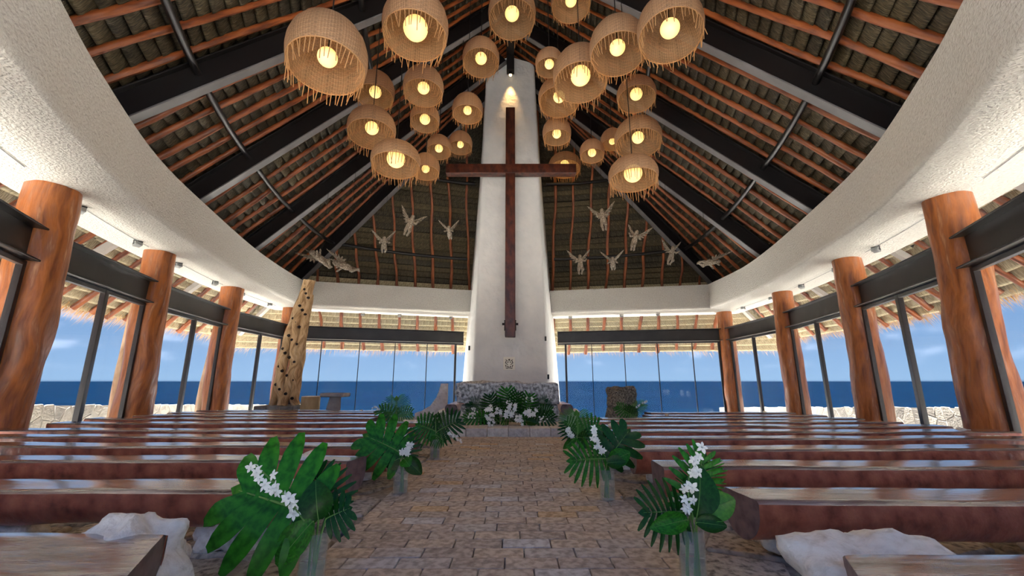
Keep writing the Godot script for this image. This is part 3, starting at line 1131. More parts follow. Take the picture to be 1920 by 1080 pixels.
func altar() -> void:
	var o := thing("altar_platform", "low pale stone platform step under the altar", "platform", Vector3(CX, 0, -10.0))
	var m := MB.new()
	m.bevel_box(Transform3D(Basis(), Vector3(0, 0.07, -0.1)), Vector3(2.42, 0.16, 3.2), 0.01)
	put("core", m.mesh(), M.wall_mortar, o)
	for k in 6:
		m = MB.new()
		m.bevel_box(Transform3D(Basis(), Vector3(-1.02 + k * 0.408, 0.087, 1.40)), Vector3(0.402, 0.17, 0.42), 0.014)
		put("kerb_stone", m.mesh(), M["kerb%d" % (k % 2)], o)
	for k in 4:
		m = MB.new()
		m.bevel_box(Transform3D(Basis(), Vector3(-0.92 + k * 0.612, 0.16, -0.25)), Vector3(0.604, 0.03, 2.85), 0.008)
		put("paving_slab", m.mesh(), M["paver%d" % [3, 5, 3, 5][k]], o)
	var a := put("altar", blob(Vector3(2.44, 0.46, 0.85), 30, 0.86, 0.10, 1.5, 501), M.grey_rock)
	a.position = Vector3(CX - 0.04, 0.79, -10.05)
	tag(a, "rough grey pitted stone block altar with a flat top", "altar")
	a = put("altar_base_stone", blob(Vector3(2.3, 0.36, 0.85), 24, 0.85, 0.06, 1.7, 502), M.grey_rock)
	a.position = Vector3(CX + 0.02, 0.355, -10.03)
	tag(a, "grey stone plinth under the altar block", "plinth")
	# short seats flanking the altar, seen end on
	for s in [-1, 1]:
		var b := thing("short_log_bench", "short dark log seat end-on %s of the altar" % ("left" if s < 0 else "right"), "bench", Vector3(CX + s * (1.36 if s < 0 else 1.36), 0.0, -10.9), 0, "log seats beside the altar")
		var rows := []
		for i in 6:
			var row := []
			for k in 14:
				var an := TAU * k / 14.0
				row.append(Vector3(cos(an) * 0.15, 0.42 + minf(sin(an) * 0.14, 0.10), 0.75 - 0.3 * i))
			rows.append(row)
		m = MB.new()
		m.grid(rows, true)
		put("log", m.outward().mesh(), M.bench_side, b)
		m = MB.new()
		m.face(rows[0])
		put("cut_end", m.mesh(), M.bench_end, b)
		for q in [[0.42, 0.5], [-0.5, 0.4]]:
			rock_at(Vector3(CX + s * 1.42, 0, -10.9 + q[0]), Vector3(0.5, 0.44, q[1]), 1.0 + s, "white rock under the log seat %s of the altar, %s" % ["left" if s < 0 else "right", "front" if q[0] > 0 else "rear"])


func side_objects() -> void:
	# driftwood trunk of grown-together strands
	var o := thing("driftwood_trunk", "tall pale driftwood trunk with hollows, standing at the back left", "driftwood", Vector3(-6.72, 0.0, -12.75))
	var m := MB.new()
	m.bevel_box(Transform3D(Basis(), Vector3(0, 0.18, 0)), Vector3(1.5, 0.36, 0.8), 0.03)
	var pb := thing("trunk_plinth", "pale stone plinth under the driftwood trunk", "plinth", Vector3(-6.65, 0, -12.75))
	for k in 4:
		var q := MB.new()
		q.bevel_box(Transform3D(Basis(), Vector3(-0.56 + 0.375 * k, 0.18, 0)), Vector3(0.37, 0.36 + 0.01 * (k % 2), 0.8), 0.02)
		put("plinth_stone", q.mesh(), M["wall_stone%d" % (k % 3)], pb)
	m = MB.new()
	for k in 11:
		var a := TAU * k / 11.0 + 0.3
		var path := []
		var rad := []
		for i in 27:
			var f := i / 26.0
			var y := lerpf(0.36, 4.15 if k % 3 else 3.7, f)
			var sp := lerpf(0.36, 0.08, pow(f, 0.6)) + 0.06 * sin(PI * f)
			var an := a + 0.5 * sin(f * 5.0 + k * 1.7)
			path.append(Vector3(0.62 * f * f * 0.45 + 0.05 * f + cos(an) * sp, y, sin(an) * sp * 0.7))
			rad.append(lerpf(0.095, 0.115, sin(PI * clampf(f * 1.3, 0, 1))) * (1.0 + 0.15 * sin(i * 1.1 + k)))
		m.tube(path, rad, 9)
	put("strands", m.mesh().duplicate(), M.drift_wood, o)
	for k in 26:
		var f := (k + 0.5) / 26.0
		var an := 0.7 + fmod(k * 2.4, 1.9)
		var sp := lerpf(0.36, 0.08, pow(f, 0.6)) + 0.06 * sin(PI * f) + 0.10
		var c := Vector3(0.28 * f * f + 0.05 * f + cos(an) * sp * 0.9, lerpf(0.5, 3.9, f), sin(an) * sp * 0.72 + 0.02)
		var q := MB.new()
		q.tube([c - Vector3(0, 0, 0.03), c + Vector3(0, 0, 0.02)], [0.05, 0.035], 7)
		put("knot", q.outward().mesh(), M.knot_dark, o)
	# stump
	var s := thing("tree_stump", "pale cut tree stump behind the left benches", "stump", Vector3(-5.82, 0, -12.45))
	m = MB.new()
	m.tube([Vector3(0, 0, 0), Vector3(0, 0.3, 0), Vector3(0, 0.62, 0)], [0.28, 0.26, 0.255], 24)
	put("trunk", m.outward().mesh(), M.stump_wood, s)
	m = MB.new()
	m.tube([Vector3(0, 0.62, 0), Vector3(0, 0.635, 0)], [0.25, 0.235], 24)
	put("cut_face", m.outward().mesh(), M.plaque_white, s)
	# pedestal
	s = thing("stone_pedestal", "grey mushroom-shaped stone pedestal with a flat cap", "pedestal", Vector3(-5.08, 0, -12.3))
	m = MB.new()
	m.tube([Vector3(-0.05, 0, 0), Vector3(0, 0.3, 0), Vector3(0.03, 0.62, 0)], [0.22, 0.19, 0.15], 20)
	put("shaft", m.outward().mesh(), M.grey_stone, s)
	m = MB.new()
	m.bevel_box(Transform3D(Basis(), Vector3(0.02, 0.67, 0)), Vector3(0.68, 0.11, 0.5), 0.02)
	put("cap", m.mesh(), M.grey_stone, s)
	# fin-shaped stone left of the altar
	s = thing("stone_fin", "curved fin-shaped carved stone left of the altar", "sculpture", Vector3(-1.90, 0, -10.9))
	m = MB.new()
	var fin := []
	for q in [[-0.52, 0.0], [-0.52, 0.28], [-0.34, 0.34], [-0.14, 0.46], [0.0, 0.66], [0.07, 0.86], [0.10, 1.0]]:
		var thick: float = 0.13 - 0.04 * q[1]
		fin.append([Vector3(q[0], q[1], thick), Vector3(0.26, q[1], thick), Vector3(0.26, q[1], -thick), Vector3(q[0], q[1], -thick)])
	m.grid(fin, true)
	m.face(fin[6])
	put("body", m.outward().mesh(), M.white_rock, s)
	# standing coral stone
	var r := put("coral_stone", blob(Vector3(0.78, 0.95, 0.5), 18, 0.7, 0.18, 2.0, 611), M.coral_rock)
	r.position = Vector3(3.12, 0.41, -12.3)
	tag(r, "rough grey-brown coral stone standing behind the right benches", "rock")


# ---------------------------------------------------------------- soffit fittings
func soffit_fittings() -> void:
	var m := MB.new()
	m.bevel_box(Transform3D(Basis(Vector3(1, 0, 0), 0.35), Vector3(0, -0.09, 0)), Vector3(0.15, 0.09, 0.14), 0.008)
	var head := m.mesh()
	m = MB.new()
	m.bevel_box(Transform3D(Basis(), Vector3(-0.085, -0.05, 0)), Vector3(0.012, 0.11, 0.03), 0.002)
	m.bevel_box(Transform3D(Basis(), Vector3(0.085, -0.05, 0)), Vector3(0.012, 0.11, 0.03), 0.002)
	m.bevel_box(Transform3D(Basis(), Vector3(0, -0.008, 0)), Vector3(0.19, 0.016, 0.04), 0.002)
	var arm := m.mesh()
	for sgn in [-1.0, 1.0]:
		var r := ring_sides(sgn)
		var side: Array = LEFT if sgn < 0 else RIGHT
		var nm := "left" if sgn < 0 else "right"
		var n := 0
		var runs := 0
		var prev := Vector3.ZERO
		var run := 0.0
		var path := []
		for k in range(10, r[0].size()):
			var c: Vector2 = r[0][k].lerp(r[1][k], 0.62)
			var p := Vector3(c.x, SOFFIT, c.y)
			var free := true
			for col in side:
				if Vector2(col[0], col[1]).distance_to(c) < 0.55:
					free = false
			if free:
				path.append(p - Vector3(0, 0.012, 0))
			if not free or k == r[0].size() - 1:
				if path.size() > 1:
					var rad := []
					for q in path:
						rad.append(0.007)
					m = MB.new()
					m.tube(path, rad, 6)
					tag(put("soffit_cable", m.outward().mesh(), M.fixture_grey), "thin cable under the ring beam on the %s, %s gap between columns" % [nm, ORD[runs]], "cable", "soffit cables")
					runs += 1
				path = []
			if k > 10:
				run += p.distance_to(prev)
			if free and (k == 10 or run > 1.75) and n < 10:
				run = 0.0
				var d: Vector2 = (r[1][k] - r[0][k]).normalized()
				fixture(head, arm, p, atan2(d.x, d.y), "small grey spotlight under the ring beam, %s side, %s from the camera" % [nm, ORD[n]])
				n += 1
			prev = p
		for q in 3:
			var p := Vector3(CX + sgn * [7.3, 5.6, 3.1][q], SOFFIT, 0)
			p.z = lerpf(-22.2, -19.6, absf(p.x) / 10.3)
			fixture(head, arm, p, 0.0, "small grey spotlight under the back beam, %s of the tower, %s from the corner" % ["left" if sgn < 0 else "right", ORD[q]])


func fixture(head: Mesh, arm: Mesh, p: Vector3, turn: float, label: String) -> void:
	var o := thing("soffit_spotlight", label, "spotlight", p, turn, "small spotlights under the ring beam")
	put("head", head, M.fixture_grey, o)
	put("yoke", arm, M.black_fitting, o)


# ---------------------------------------------------------------- lanterns
func lanterns() -> void:
	# one unit lantern: 1 m across, the rim at y = 0
	var prof := [[0.03, 1.0], [0.10, 0.994], [0.20, 0.955], [0.30, 0.88], [0.39, 0.75], [0.46, 0.58], [0.495, 0.39], [0.50, 0.24], [0.49, 0.10], [0.47, 0.0]]
	var seg := 48
	var baskets := []
	for high in [0.50, 0.60, 0.74]:
		var rows := []
		for p in prof:
			var row := []
			for k in seg:
				row.append(Vector3(cos(TAU * k / seg) * p[0], p[1] * high, sin(TAU * k / seg) * p[0]))
			rows.append(row)
		var basket := MB.new()
		basket.grid(rows, true)
		# own uv: once round and once up
		for r in prof.size():
			for k in seg + 1:
				basket.uv[r * (seg + 1) + k] = Vector2(float(k) / seg, (1.0 - prof[r][1]) * high / 0.8)
		baskets.append(basket.flip().mesh())
	var rim := MB.new()
	var path := []
	var rad := []
	for k in 49:
		path.append(Vector3(cos(TAU * k / 48) * 0.47, 0, sin(TAU * k / 48) * 0.47))
		rad.append(0.008)
	rim.tube(path, rad, 6, false)
	var rim_mesh := rim.mesh()
	var fringes := []
	for vv in 4:
		var fr := MB.new()
		for k in 50:
			var a := TAU * k / 50.0 + rng.randf_range(-0.02, 0.02)
			var p := Vector3(cos(a), 0, sin(a)) * 0.47
			var q := p * rng.randf_range(0.80, 1.02) + Vector3(rng.randf_range(-0.03, 0.03), -rng.randf_range(0.16, 0.27), rng.randf_range(-0.03, 0.03))
			fr.tube([p + Vector3(0, 0.03, 0), q], [0.007, 0.0055], 5)
		fringes.append(fr.mesh())
	var sph := SphereMesh.new()
	sph.radius = 0.5
	sph.height = 1.0
	sph.radial_segments = 32
	sph.rings = 16
	# where each rim hangs, how wide the basket is, how large its bulb, which basket shape
	var list := [
		[Vector3(-3.11, 6.17, -5.99), 1.3, 0.27, 2, "largest woven lantern, at the upper left, showing its round bulb"],
		[Vector3(-1.92, 7.70, -6.95), 1.3, 0.43, 2, "big woven lantern with a large bulb at the top left of centre"],
		[Vector3(0.00, 10.60, -9.41), 1.3, 0.32, 2, "woven lantern cut by the top edge, straight above the cross"],
		[Vector3(1.69, 11.52, -9.85), 1.15, 0.3, 2, "woven lantern mostly above the frame, right of centre"],
		[Vector3(2.28, 7.90, -7.64), 1.2, 0.30, 2, "big woven lantern at the upper right overlapping its larger neighbour"],
		[Vector3(2.95, 7.29, -6.52), 1.2, 0.32, 2, "rightmost top woven lantern, cut by the top edge"],
		[Vector3(1.68, 8.15, -8.82), 1.35, 0.42, 2, "wide woven lantern with a large striped bulb right of the tower top"],
		[Vector3(-0.88, 9.83, -10.10), 1.05, 0.34, 2, "medium woven lantern just left of the tower top"],
		[Vector3(0.99, 9.15, -9.48), 0.75, 0.36, 2, "small woven lantern tucked behind the wide one at the tower top"],
		[Vector3(1.40, 9.10, -10.82), 1.25, 0.3, 1, "woven lantern half hidden below the wide lantern near the tower"],
		[Vector3(3.39, 8.53, -9.92), 1.05, 0.34, 1, "medium woven lantern third in the right outer column from the top"],
		[Vector3(-4.19, 9.52, -11.13), 1.15, 0.34, 2, "medium woven lantern just below the largest one on the left"],
		[Vector3(-2.32, 8.38, -9.49), 1.05, 0.32, 2, "woven lantern directly under the big bulb lantern at upper left"],
		[Vector3(-3.86, 7.65, -10.22), 1.3, 0.30, 1, "leftmost woven lantern of the middle height with a round bulb in view"],
		[Vector3(-2.53, 8.34, -10.72), 0.85, 0.38, 2, "small woven lantern third down in the left inner column"],
		[Vector3(-1.37, 9.05, -11.32), 0.95, 0.30, 2, "woven lantern touching the left edge of the tower"],
		[Vector3(-3.10, 6.64, -10.09), 1.3, 0.40, 0, "lowest large woven lantern on the left with a big bulb"],
		[Vector3(-2.60, 7.15, -11.43), 0.85, 0.30, 2, "small woven lantern behind the lowest large one on the left"],
		[Vector3(-2.47, 8.59, -12.68), 0.85, 0.34, 2, "small dim woven lantern left of the crossbar, the outer of two"],
		[Vector3(-1.82, 9.05, -13.19), 0.85, 0.30, 2, "small woven lantern above the left end of the crossbar"],
		[Vector3(1.48, 8.88, -12.30), 0.95, 0.34, 2, "small woven lantern above the right end of the crossbar"],
		[Vector3(2.53, 10.96, -18.20), 1.55, 0.30, 0, "woven lantern behind the right end of the crossbar"],
		[Vector3(2.76, 8.61, -12.98), 0.85, 0.36, 2, "small single woven lantern right of the crossbar"],
		[Vector3(3.69, 9.53, -13.76), 0.85, 0.30, 2, "small woven lantern mostly hidden behind a larger one on the right"],
		[Vector3(3.82, 8.04, -11.31), 1.4, 0.28, 1, "second lowest woven lantern of the right outer column"],
		[Vector3(2.86, 5.66, -9.00), 1.15, 0.40, 0, "lowest woven lantern on the right with a big bulb"],
	]
	rng.seed = 901
	for L in list:
		lantern(L[0], L[1], L[2], L[4], baskets[L[3]], rim_mesh, fringes[rng.randi() % 4], sph)


func lantern(p: Vector3, size: float, bulb: float, label: String, basket: Mesh, rim: Mesh, fringe: Mesh, sph: Mesh) -> void:
	var o := thing("pendant_lantern", label, "lantern", p, rng.randf() * 6.0, "woven pendant lanterns")
	var b := put("basket", basket, M.wicker, o)
	b.scale = Vector3.ONE * size
	# the baskets hang a little askew, most of them open towards the entrance
	var lean := Vector3(-p.x, 0, -p.z).normalized().cross(Vector3.UP) * -1.0
	o.rotation.y = 0.0
	b.basis = Basis(lean, -rng.randf_range(0.04, 0.2)) * Basis(Vector3.UP, rng.randf() * 6.0) * Basis.from_scale(Vector3.ONE * size)
	put("rim", rim, M.reed, b)
	var fr := put("fringe", fringe, M.reed, b)
	fr.set_meta("kind", "stuff")
	var d := minf(bulb * size * 0.92, 0.48)
	var g := put("bulb", sph, M.bulb_glow, o)
	g.scale = Vector3.ONE * d
	g.position = Vector3(0, 0.16 * size, 0)
	var top := roof_height(p.x, p.z)
	var m := MB.new()
	m.tube([Vector3(0, 0.16 * size + d * 0.45, 0), Vector3(0, top - p.y, 0)], [0.012, 0.012], 6)
	put("cord", m.outward().mesh(), M.cable, o)
	var l := OmniLight3D.new()
	l.light_color = Color(1.0, 0.80, 0.52)
	l.light_energy = 0.45 * d
	l.omni_range = 60
	l.omni_attenuation = 2.0
	l.light_size = d * 0.5
	l.shadow_enabled = true
	l.position = g.position
	o.add_child(l)


# ---------------------------------------------------------------- plants
func leaf_mesh(L: float, W: float, n: int, sd: int, fill: float, droop: float) -> ArrayMesh:
	# base at the origin, midrib along +y, upper face towards +z
	var m := MB.new()
	var r := RandomNumberGenerator.new()
	r.seed = sd
	var mid := func(t: float) -> Vector3: return Vector3(0, L * t, -droop * L * t * t)
	for s in [-1.0, 1.0]:
		for i in n:
			var t0 := float(i) / n * 0.93
			var t1 := float(i + 1) / n * 0.93
			var tc := (t0 + t1) * 0.5
			var sweep := lerpf(-0.35, 1.05, tc)                  # backward at the base, forward at the tip
			var ln := W * 0.5 * (0.55 + 0.75 * sin(PI * clampf(tc * 0.85 + 0.12, 0, 1))) * r.randf_range(0.92, 1.08)
			var d := Vector3(s * cos(sweep), sin(sweep), 0)
			var rows := []
			for q in 7:
				var f := q / 6.0
				var hw: float = (t1 - t0) * L * 0.5 * fill * [1.0 / fill, 1.12, 1.25, 1.32, 1.28, 1.0, 0.42][q]
				var c: Vector3 = mid.call(tc) + d * ln * f
				c.z += -0.30 * ln * f * f + 0.10 * ln * f + r.randf_range(-0.004, 0.004)
				var across := Vector3(0, 1, 0).lerp(Vector3(-d.y * s, d.x * s, 0), f).normalized()
				rows.append(PackedVector3Array([c - across * hw, c + Vector3(0, 0, -0.010), c + across * hw]))
			m.grid(rows)
	# tip lobe
	var tp := []
	for q in 5:
		var f := q / 4.0
		var c: Vector3 = mid.call(lerpf(0.86, 1.12, f))
		var hw: float = W * 0.10 * [0.7, 1.0, 0.8, 0.45, 0.03][q]
		tp.append(PackedVector3Array([c - Vector3(hw, 0, 0), c, c + Vector3(hw, 0, 0)]))
	m.grid(tp)
	return m.mesh()


func midrib_mesh(droop: float) -> ArrayMesh:
	var m := MB.new()
	var path := []
	var rad := []
	for q in 7:
		var t := q / 6.0
		path.append(Vector3(0, t, -droop * t * t + 0.004))
		rad.append(lerpf(0.018, 0.004, t))
	m.tube(path, rad, 5)
	return m.outward().mesh()


func blade_mesh(L: float, W: float, droop: float) -> ArrayMesh:      # a plain broad leaf
	var m := MB.new()
	var rows := []
	for i in 11:
		var t := i / 10.0
		var hw := W * 0.5 * pow(sin(PI * clampf(t * 0.93 + 0.05, 0, 1)), 0.75)
		var c := Vector3(0, L * t, -droop * L * t * t)
		rows.append(PackedVector3Array([c + Vector3(-hw, 0, 0.25 * hw), c + Vector3(-hw * 0.5, 0, 0.06 * hw), c, c + Vector3(hw * 0.5, 0, 0.06 * hw), c + Vector3(hw, 0, 0.25 * hw)]))
	m.grid(rows)
	return m.mesh()


func flower_mesh() -> ArrayMesh:
	var m := MB.new()
	for k in 5:
		var a := TAU * k / 5.0 + 0.3
		var b := Basis(Vector3(0, 0, 1), a)
		var wd := 0.42 if k % 2 else 0.30
		var rows := []
		for i in 5:
			var t := i / 4.0
			var hw: float = wd * [0.25, 0.8, 1.0, 0.75, 0.15][i] * 0.5
			var z := 0.18 * t - 0.25 * t * t
			rows.append(PackedVector3Array([b * Vector3(-hw, 0.05 + t * 0.55, z), b * Vector3(0, 0.05 + t * 0.57, z + 0.05), b * Vector3(hw, 0.05 + t * 0.55, z)]))
		m.grid(rows)
	m.tube([Vector3(0, 0, -0.05), Vector3(0, -0.03, 0.12), Vector3(0, -0.1, 0.2)], [0.05, 0.11, 0.03], 7)
	return m.mesh()


var LEAVES := {}


func aim(from: Vector3, to: Vector3, face: Vector3, twist := 0.0) -> Basis:
	var y := (to - from).normalized()
	var z := (face - y * face.dot(y)).normalized()
	return Basis(y.cross(z), y, z).rotated(y, twist)


func add_leaf(o: Node3D, kind: String, from: Vector3, to: Vector3, width: float, face: Vector3, m: Material, root: Vector3, name_ := "leaf") -> void:
	var L := from.distance_to(to) * 0.82
	var p := put(name_, LEAVES[kind], m, o)
	p.transform = Transform3D(aim(from, to, face) * Basis.from_scale(Vector3(width, L, (L + width) * 0.5)), from)
	put("midrib", LEAVES[kind + "_rib"], M.stem, p)
	var st := MB.new()
	var mid := root.lerp(from, 0.6) + Vector3(0, 0.05, 0)
	st.tube([root, mid, from], [0.007, 0.006, 0.006], 6)
	put("stalk", st.outward().mesh(), M.stem, o)


func spray(o: Node3D, from: Vector3, to: Vector3, bend: Vector3, n: int, size: float, flower: Mesh) -> void:
	var path := []
	var rad := []
	for i in 9:
		var t := i / 8.0
		path.append(from.lerp(to, t) + bend * sin(PI * t))
		rad.append(0.004)
	var m := MB.new()
	m.tube(path, rad, 5)
	put("flower_stem", m.outward().mesh(), M.stem, o)
	for k in n:
		var t := 0.15 + 0.85 * k / maxi(n - 1, 1)
		var c: Vector3 = from.lerp(to, t) + bend * sin(PI * t) + Vector3(rng.randf_range(-1, 1), rng.randf_range(-0.8, 0.8), rng.randf_range(0.2, 1.2)) * size * 0.5
		var p := put("orchid_flower", flower, M.petal, o)
		var z := Vector3(rng.randf_range(-0.7, 0.7), rng.randf_range(-0.3, 0.6), 1).normalized()
		p.transform = Transform3D(Basis.looking_at(-z, Vector3.UP).rotated(z, rng.randf() * 6.0) * Basis.from_scale(Vector3.ONE * size * rng.randf_range(0.85, 1.15)), c)


func vase(at: Vector3, label: String) -> void:
	var o := thing("glass_vase", label, "vase", at, 0, "glass aisle vases")
	var lathe := func(prof: Array) -> ArrayMesh:
		var rows := []
		for p in prof:
			var row := []
			for k in 28:
				row.append(Vector3(cos(TAU * k / 28) * p[0], p[1], sin(TAU * k / 28) * p[0]))
			rows.append(row)
		var m := MB.new()
		m.grid(rows, true)
		return m.outward().mesh()
	put("glass", lathe.call([[0.001, 0.0], [0.066, 0.0], [0.072, 0.008], [0.07, 0.13], [0.072, 0.27], [0.069, 0.272], [0.066, 0.26], [0.064, 0.13], [0.064, 0.022], [0.001, 0.018]]), M.vase_glass, o)
	put("water", lathe.call([[0.001, 0.023], [0.062, 0.023], [0.062, 0.125], [0.001, 0.125]]), M.vase_water, o)


func plants() -> void:
	rng.seed = 5150
	LEAVES["monstera"] = leaf_mesh(1.0, 1.0, 5, 11, 0.95, 0.18)
	LEAVES["monstera_fine"] = leaf_mesh(1.0, 1.0, 8, 12, 0.74, 0.22)
	LEAVES["palm"] = leaf_mesh(1.0, 1.0, 18, 13, 0.62, 0.30)
	LEAVES["blade"] = blade_mesh(1.0, 1.0, 0.35)
	for q in [["monstera", 0.18], ["monstera_fine", 0.22], ["palm", 0.30], ["blade", 0.35]]:
		LEAVES[q[0] + "_rib"] = midrib_mesh(q[1])
	var fl := flower_mesh()
	var F := Vector3(0.1, 0.45, 1.0)
	var spots := [
		["glass vase at the front left of the aisle", Vector3(-1.05, 0, -2.45), "large monstera leaf bouquet with a line of white orchids, front left of the aisle",
			[["monstera", Vector3(-0.02, 0.33, 0.02), Vector3(-0.52, 0.50, 0.07), 0.58, "leaf"], ["monstera", Vector3(0.05, 0.30, 0.0), Vector3(0.18, 0.36, -0.03), 0.22, "leaf_deep"], ["blade", Vector3(0.0, 0.30, 0.04), Vector3(-0.17, 0.10, 0.16), 0.16, "leaf"], ["blade", Vector3(0.02, 0.3, 0.02), Vector3(-0.02, 0.52, 0.06), 0.18, "leaf_deep"], ["monstera_fine", Vector3(0.04, 0.32, -0.04), Vector3(-0.10, 0.56, -0.08), 0.30, "leaf_deep"]],
			[[Vector3(0.0, 0.33, 0.14), Vector3(-0.29, 0.60, 0.14), Vector3(0.02, 0.02, 0.03), 16, 0.052]]],
		["glass vase second from the camera on the left of the aisle", Vector3(-1.06, 0, -4.27), "monstera bouquet with a white orchid cluster, second on the left",
			[["monstera", Vector3(0.0, 0.34, 0), Vector3(-0.42, 0.56, 0.05), 0.48, "leaf"], ["blade", Vector3(0.03, 0.3, 0.02), Vector3(0.24, 0.15, 0.06), 0.15, "leaf_deep"], ["monstera_fine", Vector3(0, 0.3, 0), Vector3(-0.08, 0.58, -0.06), 0.34, "leaf_deep"], ["blade", Vector3(-0.02, 0.3, 0.02), Vector3(-0.16, 0.24, 0.08), 0.17, "leaf_deep"], ["blade", Vector3(0.03, 0.3, 0.04), Vector3(0.1, 0.26, 0.12), 0.13, "leaf"]],
			[[Vector3(0.02, 0.34, 0.10), Vector3(0.10, 0.44, 0.12), Vector3(0.02, 0.0, 0.02), 14, 0.05]]],
		["glass vase third from the camera on the left of the aisle", Vector3(-1.06, 0, -6.08), "monstera bouquet reaching both ways, third on the left",
			[["monstera_fine", Vector3(0, 0.34, 0), Vector3(-0.30, 0.48, 0.05), 0.42, "leaf"], ["monstera_fine", Vector3(0.02, 0.34, 0), Vector3(0.36, 0.54, 0.02), 0.40, "leaf_deep"], ["monstera_fine", Vector3(0, 0.3, 0.02), Vector3(0.16, 0.22, 0.08), 0.26, "leaf"], ["palm", Vector3(0, 0.34, 0), Vector3(-0.02, 0.60, -0.02), 0.4, "leaf_deep"], ["blade", Vector3(0, 0.3, 0.02), Vector3(-0.14, 0.28, 0.06), 0.16, "leaf"]],
			[[Vector3(0.18, 0.34, 0.08), Vector3(0.36, 0.22, 0.10), Vector3(0.0, 0.02, 0.02), 10, 0.04]]],
		["glass vase at the front right of the aisle", Vector3(0.97, 0, -2.50), "upright leaf bouquet with a bright green curled leaf and white orchids, front right",
			[["monstera_fine", Vector3(-0.02, 0.32, 0), Vector3(-0.28, 0.34, 0.05), 0.30, "leaf_deep"], ["monstera_fine", Vector3(0.02, 0.32, -0.02), Vector3(0.17, 0.66, -0.04), 0.26, "leaf"], ["blade", Vector3(0.03, 0.3, 0.03), Vector3(0.11, 0.60, 0.05), 0.20, "leaf_deep"], ["blade", Vector3(0.05, 0.32, 0.02), Vector3(0.29, 0.42, 0.06), 0.15, "leaf_light"], ["blade", Vector3(-0.02, 0.29, 0.03), Vector3(-0.26, 0.27, 0.10), 0.11, "leaf"], ["blade", Vector3(0.02, 0.28, 0.04), Vector3(0.18, 0.29, 0.12), 0.09, "leaf_deep"], ["palm", Vector3(0.03, 0.34, -0.03), Vector3(0.22, 0.62, -0.06), 0.22, "leaf"]],
			[[Vector3(-0.01, 0.31, 0.09), Vector3(0.05, 0.66, 0.08), Vector3(-0.05, 0.0, 0.02), 14, 0.052]]],
		["glass vase second from the camera on the right of the aisle", Vector3(0.86, 0, -4.06), "monstera bouquet with upright white orchids, second on the right",
			[["monstera_fine", Vector3(0.0, 0.33, 0), Vector3(-0.38, 0.34, 0.06), 0.36, "leaf"], ["monstera", Vector3(0.02, 0.33, 0), Vector3(0.27, 0.62, 0.0), 0.36, "leaf_deep"], ["blade", Vector3(0.02, 0.3, 0.03), Vector3(0.24, 0.42, 0.08), 0.16, "leaf"], ["monstera_fine", Vector3(0.0, 0.33, -0.03), Vector3(0.03, 0.58, -0.06), 0.32, "leaf_deep"], ["blade", Vector3(0.0, 0.3, 0.05), Vector3(0.16, 0.34, 0.14), 0.12, "leaf_deep"]],
			[[Vector3(-0.02, 0.36, 0.09), Vector3(-0.13, 0.60, 0.07), Vector3(-0.03, 0.0, 0.02), 16, 0.046]]],
		["glass vase third from the camera on the right of the aisle", Vector3(0.87, 0, -5.80), "fan of palm and monstera leaves with white orchids, third on the right",
			[["palm", Vector3(0.0, 0.33, 0), Vector3(0.02, 0.66, 0.02), 0.44, "leaf_light"], ["monstera_fine", Vector3(0.02, 0.33, 0), Vector3(0.34, 0.48, 0.03), 0.38, "leaf"], ["blade", Vector3(-0.02, 0.3, 0.02), Vector3(-0.24, 0.14, 0.06), 0.10, "leaf"], ["monstera_fine", Vector3(-0.01, 0.33, 0), Vector3(-0.16, 0.54, 0.02), 0.32, "leaf_deep"], ["monstera", Vector3(0.0, 0.30, 0.02), Vector3(0.12, 0.30, 0.10), 0.24, "leaf_deep"]],
			[[Vector3(-0.06, 0.30, 0.07), Vector3(-0.15, 0.42, 0.08), Vector3(-0.02, 0.0, 0.02), 12, 0.05]]],
		["glass vase beside the set-back left benches", Vector3(-2.33, 0, -8.75), "pale green monstera leaves beside the set-back left benches",
			[["palm", Vector3(0.0, 0.33, 0), Vector3(-0.04, 0.76, 0.02), 0.50, "leaf_light"], ["monstera_fine", Vector3(0.02, 0.33, 0), Vector3(0.34, 0.42, 0.03), 0.36, "leaf_light"], ["monstera_fine", Vector3(0.0, 0.33, 0), Vector3(-0.42, 0.52, 0.03), 0.36, "leaf"]],
			[[Vector3(-0.3, 0.45, 0.05), Vector3(-0.45, 0.5, 0.06), Vector3(0, 0.02, 0), 6, 0.05]]],
		["glass vase beside the set-back right benches", Vector3(2.55, 0, -9.35), "low leaf bouquet beside the set-back right benches",
			[["palm", Vector3(0.0, 0.33, 0), Vector3(0.36, 0.60, 0.02), 0.26, "leaf_light"], ["monstera_fine", Vector3(0.0, 0.33, 0), Vector3(-0.30, 0.54, 0.03), 0.32, "leaf"], ["monstera_fine", Vector3(0.0, 0.33, 0), Vector3(0.05, 0.50, 0.08), 0.3, "leaf_deep"]],
			[[Vector3(0.1, 0.45, 0.05), Vector3(0.36, 0.62, 0.06), Vector3(0, 0.02, 0), 7, 0.05]]],
	]
	for s in spots:
		vase(s[1], s[0])
		var o := thing("leaf_bouquet", s[2], "bouquet", s[1] + Vector3(0, 0.03, 0), 0, "aisle bouquets")
		for l in s[3]:
			add_leaf(o, l[0], l[1], l[2], l[3], F, M[l[4]], Vector3(rng.randf_range(-0.03, 0.03), 0.0, rng.randf_range(-0.03, 0.03)))
		for q in s[4]:
			spray(o, q[0], q[1], q[2], q[3], q[4], fl)
	# the arrangement on the altar step
	var o := thing("altar_arrangement", "wide low bank of monstera leaves and white orchids before the altar", "flowers", Vector3(CX, 0.205, -9.0))
	var n := 0
